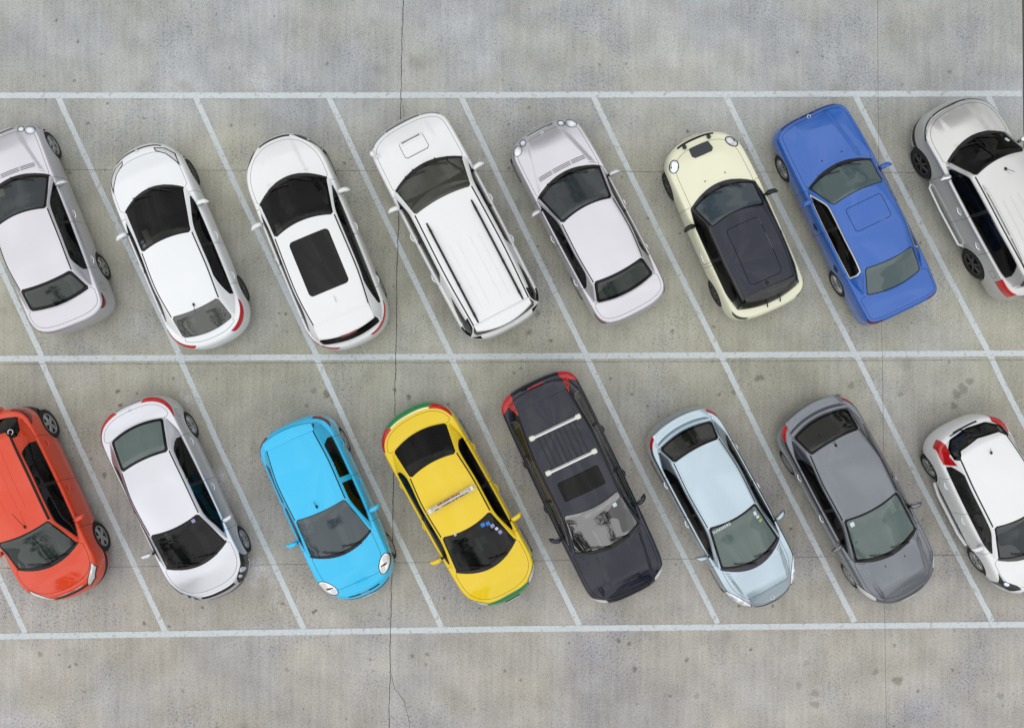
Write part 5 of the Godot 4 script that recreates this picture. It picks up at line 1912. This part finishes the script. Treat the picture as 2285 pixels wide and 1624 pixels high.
func car_taxi(grp: String) -> void:
	var pm := paint(Color(0.88, 0.76, 0.03), 0.0, 0.4)
	var green := paint(Color(0.02, 0.50, 0.24), 0.0, 0.35)
	car(sedan({"name": "yellow_taxi", "label": "yellow and green taxi with a sign bar across its roof", "category": "taxi", "group": grp, "pose": [-1.08, 2.88, 151.0], "paint": pm, "L": 4.50, "w": 0.845,
		"ab": [1.13, 0.675], "at": [0.33, 0.54], "ct": [-0.98, 0.515], "cb": [-1.60, 0.60], "front_bow": 0.19, "rear_bow": 0.13, "top_bow": 0.09, "rear_top_bow": 0.08, "cowl": 0.09,
		"nose": 0.8, "nose_n": 2.5, "tail": 0.7, "tail_n": 2.5, "front_inset": 0.17, "rear_inset": 0.17, "lower": [green, 0.72],
		"headlights": [poly([[1.68, 0.83], [1.86, 0.66], [2.02, 0.48], [2.14, 0.44], [2.12, 0.66], [1.92, 0.9]])], "bulbs": [ellipse(1.94, 0.68, 0.06, 0.05, -0.7)],
		"tail_lamps": [[0.52, 1.12, 0.000, 0.11, M.red]],
		"nose_parts": [[0.0, 0.36, 0.010, 0.025, M.chrome, "grille"], [0.0, 1.15, 0.040, 0.52, green, "front_bumper", 0.0]], "plates": [[2.26, 0.46, 0.0]], "tail_parts": [[0.0, 0.50, 0.004, 0.010, M.chrome, "boot_trim"], [0.0, 0.85, 0.014, 0.75, green, "rear_bumper", 0.002]],
		"wf": 1.36, "wr": -1.26, "spokes": 8, "spoke_w": 0.04, "mirror": [0.74, 0.925], "glass": M.glass_dark, "rear_glass": M.glass_black, "side_glass": M.glass_black,
		"xA": 1.0, "xB": -0.12, "xC": -1.08, "dlo_front": 1.10, "dlo_rear": -1.25, "dlo_taper": 0.5, "ditch": 0.013, "flap": [-1.55, 0.80, 2],
		"stickers": [[round_rect(0.50, 0.35, 0.58, 0.43, 0.01), M.sticker_blue, 2], [round_rect(0.47, 0.25, 0.55, 0.33, 0.01), M.sticker_blue, 2], [round_rect(0.59, 0.40, 0.67, 0.48, 0.01), M.sticker_mauve, 2], [round_rect(0.70, 0.45, 0.76, 0.51, 0.01), M.sticker_white, 2], [round_rect(0.79, 0.47, 0.87, 0.54, 0.01), M.sticker_mauve, 2]],
		"extra": func(c: Car):
			# roof sign: a long white prism, red lettering on both slopes, cream end blocks and mounting bolts
			var x0 := -0.25
			var base := c.surf(x0, 0.0) + 0.035
			var prof := [[-0.055, 0.0], [-0.05, 0.02], [-0.012, 0.105], [0.012, 0.105], [0.05, 0.02], [0.055, 0.0]]
			var gr := []
			for y in [-0.40, -0.395, 0.395, 0.40]:
				var row := PackedVector3Array()
				for q in prof:
					row.append(Vector3(x0 + q[0], base + q[1], y))
				gr.append(row)
			var sign_bar := put(grid_mesh(gr, true, null, true), "roof_sign", M.aluminium, c.root)
			for sd in [-1.0, 1.0]:
				var e := put(chamfer_box(Vector3(0.115, 0.10, 0.025), 0.01), "end_plate", M.white_plastic, sign_bar)
				e.position = Vector3(x0, base + 0.055, sd * 0.41)
				var e2 := put(chamfer_box(Vector3(0.10, 0.085, 0.08), 0.015), "end_block", M.white_plastic, sign_bar)
				e2.position = Vector3(x0, base + 0.035, sd * 0.465)
				put(tube([Vector3(x0, base + 0.05, sd * 0.49), Vector3(x0, base + 0.045, sd * 0.58)], 0.012, 6), "mounting_bolt", M.alloy, sign_bar)
				var sl := Vector2(0.038, 0.085).normalized()
				var blue := put(chamfer_box(Vector3(0.004, 0.05, 0.07), 0.001), "blue_emblem", mat(Color(0.15, 0.28, 0.55), 0.4), sign_bar)
				blue.position = Vector3(x0 + 0.034, base + 0.062, sd * 0.33)
				blue.rotation.z = atan2(sl.x, sl.y)
			var red := mat(Color(0.55, 0.10, 0.08), 0.5)
			for face in [1.0, -1.0]:
				var tm := lettering("TAXI-METER", 0.062, 0.004)
				var up := Vector3(-face * 0.038, 0.085, 0).normalized()
				var right := Vector3(0, 0, 1) if face < 0 else Vector3(0, 0, -1)
				var out := right.cross(up)
				put(tm, "lettering", red if face < 0 else mat(Color(0.30, 0.10, 0.08), 0.5), sign_bar, Transform3D(Basis(right, up, out), Vector3(x0 + face * 0.033, base + 0.062, -0.03 * face) + out * 0.003))
			# meter and papers behind the windscreen, fleet number on the glass
			var mb := put(chamfer_box(Vector3(0.17, 0.03, 0.24), 0.012), "meter_box", mat(Color(0.38, 0.58, 0.55), 0.6), c.root)
			mb.position = Vector3(0.83, 0.945, -0.06)
			var m2 := put(chamfer_box(Vector3(0.30, 0.014, 0.055), 0.004), "meter_arm", mat(Color(0.55, 0.72, 0.70), 0.6), c.root)
			m2.position = Vector3(0.86, 0.975, 0.0)
			var num := lettering("8", 0.075, 0.002)
			var nx := Vector3(0.40, 0, 0.28)
			nx.y = c.surf(0.40, 0.28) + 0.006
			var slope := (Vector3(0.5, c.surf(0.5, 0.28), 0.28) - Vector3(0.3, c.surf(0.3, 0.28), 0.28)).normalized()
			var rt := Vector3(0, 0, -1)
			put(num, "number", M.sticker_white, c.root, Transform3D(Basis(rt, -slope, rt.cross(-slope)), nx))
			# cushions on the parcel shelf
			for q in [[-1.25, 0.30, 0.17], [-1.40, 0.02, 0.15], [-1.32, -0.33, 0.16]]:
				put(lathe([[0.001, -0.02], [q[2] * 0.8, -0.02], [q[2], 0.015], [q[2] * 0.8, 0.05], [0.001, 0.06]], 18), "cushion", M.seat, c.root, Transform3D(Basis(Vector3.RIGHT, -PI / 2), Vector3(q[0], 0.935, q[1])))}))

func car_navy_estate(grp: String) -> void:
	var pm := paint(Color(0.05, 0.075, 0.15), 0.3, 0.25, 0.8)
	car(sedan({"name": "dark_estate_car", "label": "dark navy estate car with two silver roof bars", "group": grp, "pose": [1.46, 2.55, 154.7], "paint": pm, "L": 4.92, "w": 0.885, "H": 1.48,
		"zk": [[-2.46, 0.80], [-2.40, 0.93], [-2.2, 0.98], [-0.3, 0.95], [1.05, 0.91], [1.95, 0.80], [2.30, 0.70], [2.46, 0.60]],
		"ab": [1.07, 0.71], "at": [0.20, 0.60], "ct": [-2.06, 0.53], "cb": [-2.20, 0.62], "front_bow": 0.15, "rear_bow": 0.07, "top_bow": 0.10,
		"nose": 0.70, "nose_n": 3.2, "tail": 0.45, "tail_n": 3.0, "front_inset": 0.14, "rear_inset": 0.10, "rear_bulge": 0.05, "creases": [[2.3, 0.52, 1.1, 0.66, 0.026, 0.022], [2.1, 0.32, 1.35, 0.36, 0.008, 0.02]],
		"headlights": [poly([[2.02, 0.86], [2.14, 0.72], [2.26, 0.54], [2.36, 0.50], [2.34, 0.72], [2.15, 0.93]])], "bulbs": [ellipse(2.08, 0.83, 0.05, 0.03, -0.9)], "bulb_mat": M.amber,
		"lamps": [[poly([[-2.05, 0.86], [-2.18, 0.66], [-1.94, 0.55], [-2.20, 0.53], [-2.50, 0.52], [-2.45, 0.95], [-2.1, 0.95]]), M.red, 0.70, 15]],
		"nose_parts": [[0.0, 0.42, 0.030, 0.055, M.plastic, "grille"], [0.0, 0.65, 0.2, 0.28, M.plastic, "air_intake"]],
		"wf": 1.45, "wr": -1.30, "spokes": 5, "spoke_w": 0.07, "mirror": [0.66, 0.965], "mirror_turn": -0.3, "glass": M.glass_film, "side_glass": M.glass_tinted, "rear_glass": M.glass_black, "frit": 0.02,
		"sunroof": round_rect(-0.42, -0.44, -0.02, 0.44, 0.04), "sunroof_mat": M.glass_black, "xA": 1.0, "xB": -0.12, "xC": -1.12, "pillars": [-0.12, -1.12], "dlo_rear": -1.95, "dlo_taper": 0.2, "trim_mat": M.alloy, "trim_w": 0.010, "deck": false, "shelf": false, "ditch": 0.013,
		"rib_mat": M.plastic, "roof_ribs": [[-0.65, -1.40, 0.05], [-0.65, -1.40, 0.16], [-0.65, -1.40, 0.28], [-0.65, -1.40, 0.39]], "seat_mat": M.seat,
		"stickers": [[round_rect(0.42, 0.38, 0.50, 0.46, 0.01), M.sticker_white, 2]],
		"extra": func(c: Car):
			for x in [-0.69, -1.44]:
				var gr := []
				for k in 9:
					var y := lerpf(-0.49, 0.49, k / 8.0)
					var zz := c.surf(x, 0.0) + 0.035 + 0.0 * y
					gr.append([Vector3(x, zz, y)])
				var bar := []
				for q in gr:
					bar.append(q[0])
				var b := put(tube(bar, 0.034, 8, 0.45), "roof_bar", M.aluminium, c.root)
				put(tube([bar[0] + Vector3(-0.012, 0.016, 0.05), bar[8] + Vector3(-0.012, 0.016, -0.05)], 0.006, 5), "bar_groove", M.plastic, b)
				for sd in [-1.0, 1.0]:
					var f := put(chamfer_box(Vector3(0.10, 0.10, 0.11), 0.018), "bar_foot", M.white_plastic, b)
					f.position = Vector3(x, c.surf(x, 0.50) + 0.035, sd * 0.50)
			var gr2 := []
			for k in 17:
				var u := k / 8.0 - 1.0
				var y := u * 0.54
				var sw := 0.06 * u * u
				var zf := c.surf(-1.95, y)
				gr2.append(PackedVector3Array([Vector3(-2.03, zf + 0.002, y), Vector3(-2.10, zf + 0.008, y), Vector3(-2.30 + sw, zf - 0.035, y), Vector3(-2.33 + sw, zf - 0.06, y), Vector3(-2.28 + sw, zf - 0.075, y), Vector3(-2.03, zf - 0.04, y)]))
			put(grid_mesh(gr2, true, null, true), "spoiler", pm, c.root)
			put(tube([Vector3(-2.34, c.surf(-1.95, 0) - 0.06, -0.17), Vector3(-2.345, c.surf(-1.95, 0) - 0.06, 0.17)], 0.014, 6), "brake_light", M.red, c.root)
			put(tube([c.on(-2.28, -0.10, 0.03), c.on(-2.36, 0.10, 0.03), c.on(-2.37, 0.30, 0.02)], 0.016, 6), "rear_wiper", M.black, c.root)}))

func car_ice_saloon(grp: String) -> void:
	var pm := paint(Color(0.66, 0.73, 0.78), 0.92, 0.26)
	car(sedan({"name": "pale_blue_saloon_car", "label": "icy blue grey saloon with boot spoiler and green tinted windscreen", "group": grp, "pose": [4.35, 2.99, 151.3], "paint": pm, "L": 4.42, "w": 0.83,
		"ab": [0.95, 0.66], "at": [0.0, 0.525], "ct": [-1.44, 0.50], "cb": [-1.78, 0.60], "front_bow": 0.17, "rear_bow": 0.10, "cowl": 0.13, "cowl_mat": mat(Color(0.20, 0.19, 0.24), 0.55), "frit": 0.045,
		"nose": 0.95, "nose_n": 2.3, "tail": 0.6, "tail_n": 2.6, "front_inset": 0.16, "rear_inset": 0.10, "hood_in": 0.10, "hood_front": 1.80, "creases": [[1.95, 0.47, 1.05, 0.60, 0.030, 0.025]],
		"headlights": [poly([[1.40, 0.78], [1.62, 0.63], [1.93, 0.45], [2.02, 0.46], [1.86, 0.70], [1.62, 0.85]])], "bulbs": [ellipse(1.64, 0.69, 0.09, 0.045, -0.6), ellipse(1.80, 0.60, 0.05, 0.04, -0.6)], "lens": M.bulb, "bulb_mat": M.reflector,
		"tail_lamps": [[0.58, 0.95, 0.01, 0.16, M.red]],
		"nose_parts": [[0.0, 0.46, 0.016, 0.065, M.chrome, "grille"], [0.0, 0.7, 0.2, 0.28, M.plastic, "air_intake"]], "emblems": [[2.03, 0.0, 0.035]],
		"wf": 1.30, "wr": -1.26, "spokes": 8, "spoke_w": 0.045, "mirror": [0.56, 0.905], "mirror_turn": -0.15, "glass": M.glass_green, "rear_glass": M.glass_smoke, "side_glass": M.glass_dark,
		"xA": 0.85, "xB": -0.30, "xC": -1.20, "dlo_rear": -1.45, "dlo_taper": 0.5, "ditch": 0.010, "handle_mat": M.chrome, "seat_mat": M.seat, "pillar_w": 0.03,
		"spoiler": [-1.93, -2.17, 0.60, 0.075, 0.10, pm],
		"stickers": [[round_rect(0.16, 0.40, 0.25, 0.46, 0.01), M.sticker_white, 2], [round_rect(0.27, 0.42, 0.33, 0.48, 0.01), M.sticker_white, 2], [ellipse(0.40, 0.47, 0.035, 0.035), M.sticker_yellow, 2], [round_rect(0.06, 0.37, 0.12, 0.43, 0.01), M.glass_slate, 2]],
		"extra": func(c: Car):
			var tm := lettering("SUMMERS", 0.06, 0.002)
			var x := 0.13
			var slope := (Vector3(x + 0.1, c.surf(x + 0.1, 0.28), 0) - Vector3(x - 0.1, c.surf(x - 0.1, 0.28), 0)).normalized()
			var rt := Vector3(0, 0, -1)
			put(tm, "lettering", M.sticker_white, c.root, Transform3D(Basis(rt, -slope, rt.cross(-slope)), Vector3(x, c.surf(x, 0.30) + 0.012, 0.30)))}))

func car_grey_saloon(grp: String) -> void:
	var pm := paint(Color(0.42, 0.44, 0.475), 0.9, 0.26)
	car(sedan({"name": "grey_saloon_car", "label": "slate grey saloon with boot spoiler and chrome door handles", "group": grp, "pose": [7.10, 2.82, 151.3], "paint": pm, "L": 4.58, "w": 0.86,
		"ab": [0.95, 0.70], "at": [-0.02, 0.60], "ct": [-1.44, 0.545], "cb": [-1.86, 0.615], "front_bow": 0.16, "rear_bow": 0.12, "frit": 0.045, "rear_frit": 0.05, "cowl": 0.07,
		"nose": 0.85, "nose_n": 2.45, "tail": 0.65, "tail_n": 2.6, "front_inset": 0.17, "rear_inset": 0.10, "creases": [[2.05, 0.50, 1.05, 0.64, 0.028, 0.025]],
		"headlights": [poly([[1.40, 0.86], [1.62, 0.77], [1.86, 0.64], [1.98, 0.66], [1.80, 0.84], [1.55, 0.93]])],
		"tail_lamps": [[0.58, 1.02, 0.01, 0.16, M.red]],
		"nose_parts": [[0.0, 0.46, 0.014, 0.040, M.chrome, "grille"], [0.0, 0.7, 0.2, 0.28, M.plastic, "air_intake"]], "plates": [[2.29, 0.45, 0.0]],
		"wf": 1.38, "wr": -1.30, "spokes": 5, "spoke_w": 0.07, "mirror": [0.52, 0.905], "mirror_turn": 0.4, "glass": M.glass_green, "rear_glass": M.glass_smoke, "side_glass": M.glass_black,
		"xA": 0.88, "xB": -0.25, "xC": -1.20, "dlo_rear": -1.50, "dlo_taper": 0.5, "ditch": 0.012, "handle_mat": M.chrome, "antenna": [-1.40, 0.03, 0.16], "washer_jets": [[1.32, 0.22]], "seat_mat": M.seat,
		"spoiler": [-2.04, -2.30, 0.62, 0.08, 0.11, pm],
		"stickers": [[round_rect(0.10, 0.44, 0.20, 0.52, 0.01), M.sticker_white, 1], [ellipse(0.55, 0.54, 0.03, 0.03), M.glass_slate, 1]]}))

func car_white_hatch(pm: Material, grp: String) -> void:
	car(sedan({"name": "white_hatchback_car", "label": "small white hatchback with red tail lights and aerial at the back of its roof", "group": grp, "pose": [9.97, 2.91, 153.0], "paint": pm, "L": 3.86, "w": 0.82, "H": 1.47,
		"zk": tall_knots(1.93, 0.85, -1.75, -0.01), "ab": [0.84, 0.61], "at": [0.07, 0.54], "ct": [-1.46, 0.50], "cb": [-1.66, 0.58], "front_bow": 0.15, "rear_bow": 0.13, "top_bow": 0.07, "cowl": 0.10, "cowl_mat": mat(Color(0.30, 0.30, 0.31), 0.6),
		"nose": 0.85, "nose_n": 2.4, "tail": 0.55, "tail_n": 2.7, "front_inset": 0.18, "rear_inset": 0.16, "rear_bulge": 0.05,
		"headlights": [poly([[1.10, 0.72], [1.32, 0.68], [1.55, 0.46], [1.68, 0.40], [1.62, 0.62], [1.40, 0.78]])], "bulbs": [ellipse(1.42, 0.65, 0.06, 0.04, -0.7)], "lens": M.dark_lens,
		"lamps": [[poly([[-1.30, 0.60], [-1.36, 0.74], [-1.52, 0.74], [-1.74, 0.69], [-1.84, 0.56], [-1.70, 0.52], [-1.50, 0.62]]), M.red, 0.70, 15]],
		"nose_parts": [[0.0, 0.45, 0.05, 0.09, M.plastic, "grille"]], "tail_parts": [[0.0, 0.28, 0.02, 0.045, M.plastic, "hatch_handle"]],
		"wf": 0.95, "wr": -1.24, "wheel_r": 0.30, "spokes": 9, "spoke_w": 0.04, "mirror": [0.45, 0.885], "mirror_z": 1.02, "glass": M.glass_slate_dark, "side_glass": M.glass_tinted, "rear_glass": M.glass_tinted,
		"rear_window": poly([[-1.40, 0.52], [-1.36, 0.60], [-1.60, 0.59], [-1.76, 0.40], [-1.82, 0.0], [-1.76, -0.40], [-1.60, -0.59], [-1.36, -0.60], [-1.40, -0.52], [-1.54, -0.42], [-1.61, 0.0], [-1.54, 0.42]]),
		"xA": 0.66, "xB": -0.25, "xC": -1.05, "dlo_rear": -1.36, "dlo_taper": 0.4, "deck": false, "shelf": false, "ditch": 0.013, "antenna": [-1.28, -0.05, 0.10], "seat_mat": M.seat, "pillars": [-0.25, -0.95],
		"extra": func(c: Car):
			for sd in [-1.0, 1.0]:
				put(tube([Vector3(0.60, 0.21, sd * 0.79), Vector3(0.3, 0.21, sd * 0.835), Vector3(-0.6, 0.21, sd * 0.835), Vector3(-0.88, 0.21, sd * 0.79)], 0.035, 8, 0.7), "side_skirt", pm, c.root)
			put(tube([c.on(-1.72, -0.05, 0.03), c.on(-1.84, 0.12, 0.03), c.on(-1.82, 0.36, 0.03)], 0.014, 6), "rear_wiper", M.black, c.root)}))

# ---------------------------------------------------------------- what stands round the car park and shows in the glass
func build_surroundings() -> void:
	var bark := mat(Color(0.30, 0.25, 0.20), 0.95)
	var leaf := mat(Color(0.20, 0.30, 0.13), 0.7)
	leaf.cull_mode = BaseMaterial3D.CULL_DISABLED
	var crowns := []
	var trunks := []
	for k in 2:
		rng.seed = 77 + k
		var st := PackedVector3Array()
		var sn := PackedVector3Array()
		var tr := SurfaceTool.new()
		tr.begin(Mesh.PRIMITIVE_TRIANGLES)
		tr.append_from(tube([Vector3(0, -0.05, 0), Vector3(0.05, 1.5, 0.04), Vector3(-0.05, 3.5, 0.05), Vector3(0.1, 6.0, 0), Vector3(0.0, 8.5, 0.1)], [0.26, 0.2, 0.17, 0.12, 0.05], 10), 0, Transform3D.IDENTITY)
		var clumps := []
		for i in 26:
			var a := rng.randf() * TAU
			var h := rng.randf_range(4.2, 10.2)
			var rad := 2.7 * sqrt(maxf(0.05, 1.0 - pow((h - 6.8) / 3.8, 2.0))) * rng.randf_range(0.45, 1.0)
			var c := Vector3(cos(a) * rad, h, sin(a) * rad)
			clumps.append([c, rng.randf_range(0.6, 1.15)])
			tr.append_from(tube([Vector3(0, clampf(h - 1.8, 2.2, 8.0), 0), c * Vector3(0.5, 1, 0.5) - Vector3(0, 0.5, 0), c], [0.07, 0.045, 0.015], 5), 0, Transform3D.IDENTITY)
		for cl in clumps:
			for i in 170:
				var d: Vector3 = Vector3(rng.randfn(), rng.randfn() * 0.75, rng.randfn()).limit_length(2.0) * 0.5 * cl[1]
				var ctr: Vector3 = cl[0] + d
				var nr: Vector3 = (d.normalized() + Vector3(rng.randfn(), rng.randfn() + 0.6, rng.randfn()) * 0.7).normalized()
				var u: Vector3 = nr.cross(Vector3(rng.randfn(), rng.randfn(), rng.randfn())).normalized() * rng.randf_range(0.07, 0.13)
				var w: Vector3 = nr.cross(u).normalized() * u.length() * 0.55
				st.append_array(PackedVector3Array([ctr - u, ctr + w, ctr + u, ctr - u, ctr + u, ctr - w]))
				for q in 6:
					sn.append(nr)
		crowns.append(mesh_of(st, sn))
		trunks.append(tr.commit())
	var i := 0
	for t in [[-9.5, 15.5, 1.0, 0, "leafy tree below the lower lane opposite the orange minivan"], [0.3, 16.5, 1.05, 1, "leafy tree below the lower lane opposite the dark estate car"], [9.0, 15.0, 0.85, 0, "low leafy tree below the lower lane opposite the white hatchback"], [-2.2, -14.5, 0.95, 1, "leafy tree above the upper lane opposite the white SUV"], [9.3, -14.0, 1.0, 0, "leafy tree above the upper lane opposite the silver SUV"]]:
		var o := thing("leafy_tree", t[4], "tree", "trees round the car park")
		o.position = Vector3(t[0], -0.04, t[1])
		o.rotation.y = i * 1.7
		o.scale = Vector3.ONE * t[2]
		put(trunks[t[3]], "trunk", bark, o)
		put(crowns[t[3]], "crown", leaf, o)
		i += 1
	# lamp post with two arms above the upper lane
	var lp := thing("lamp_post", "grey lamp post with two arms above the upper lane", "lamp post")
	lp.position = Vector3(-0.4, -0.04, -12.2)
	put(tube([Vector3(0, 0, 0), Vector3(0, 0.4, 0), Vector3(0, 8.6, 0)], [0.11, 0.08, 0.05], 10), "pole", M.alloy_dark, lp)
	for sd in [-1.0, 1.0]:
		put(tube([Vector3(0, 8.5, 0), Vector3(sd * 0.5, 8.75, 0), Vector3(sd * 1.1, 8.8, 0)], 0.035, 7), "arm", M.alloy_dark, lp)
		put(tube([Vector3(sd * 1.05, 8.8, 0), Vector3(sd * 1.2, 8.8, 0), Vector3(sd * 1.5, 8.79, 0), Vector3(sd * 1.6, 8.78, 0)], [0.04, 0.11, 0.10, 0.03], 8, 0.5), "lamp_head", M.alloy_dark, lp)
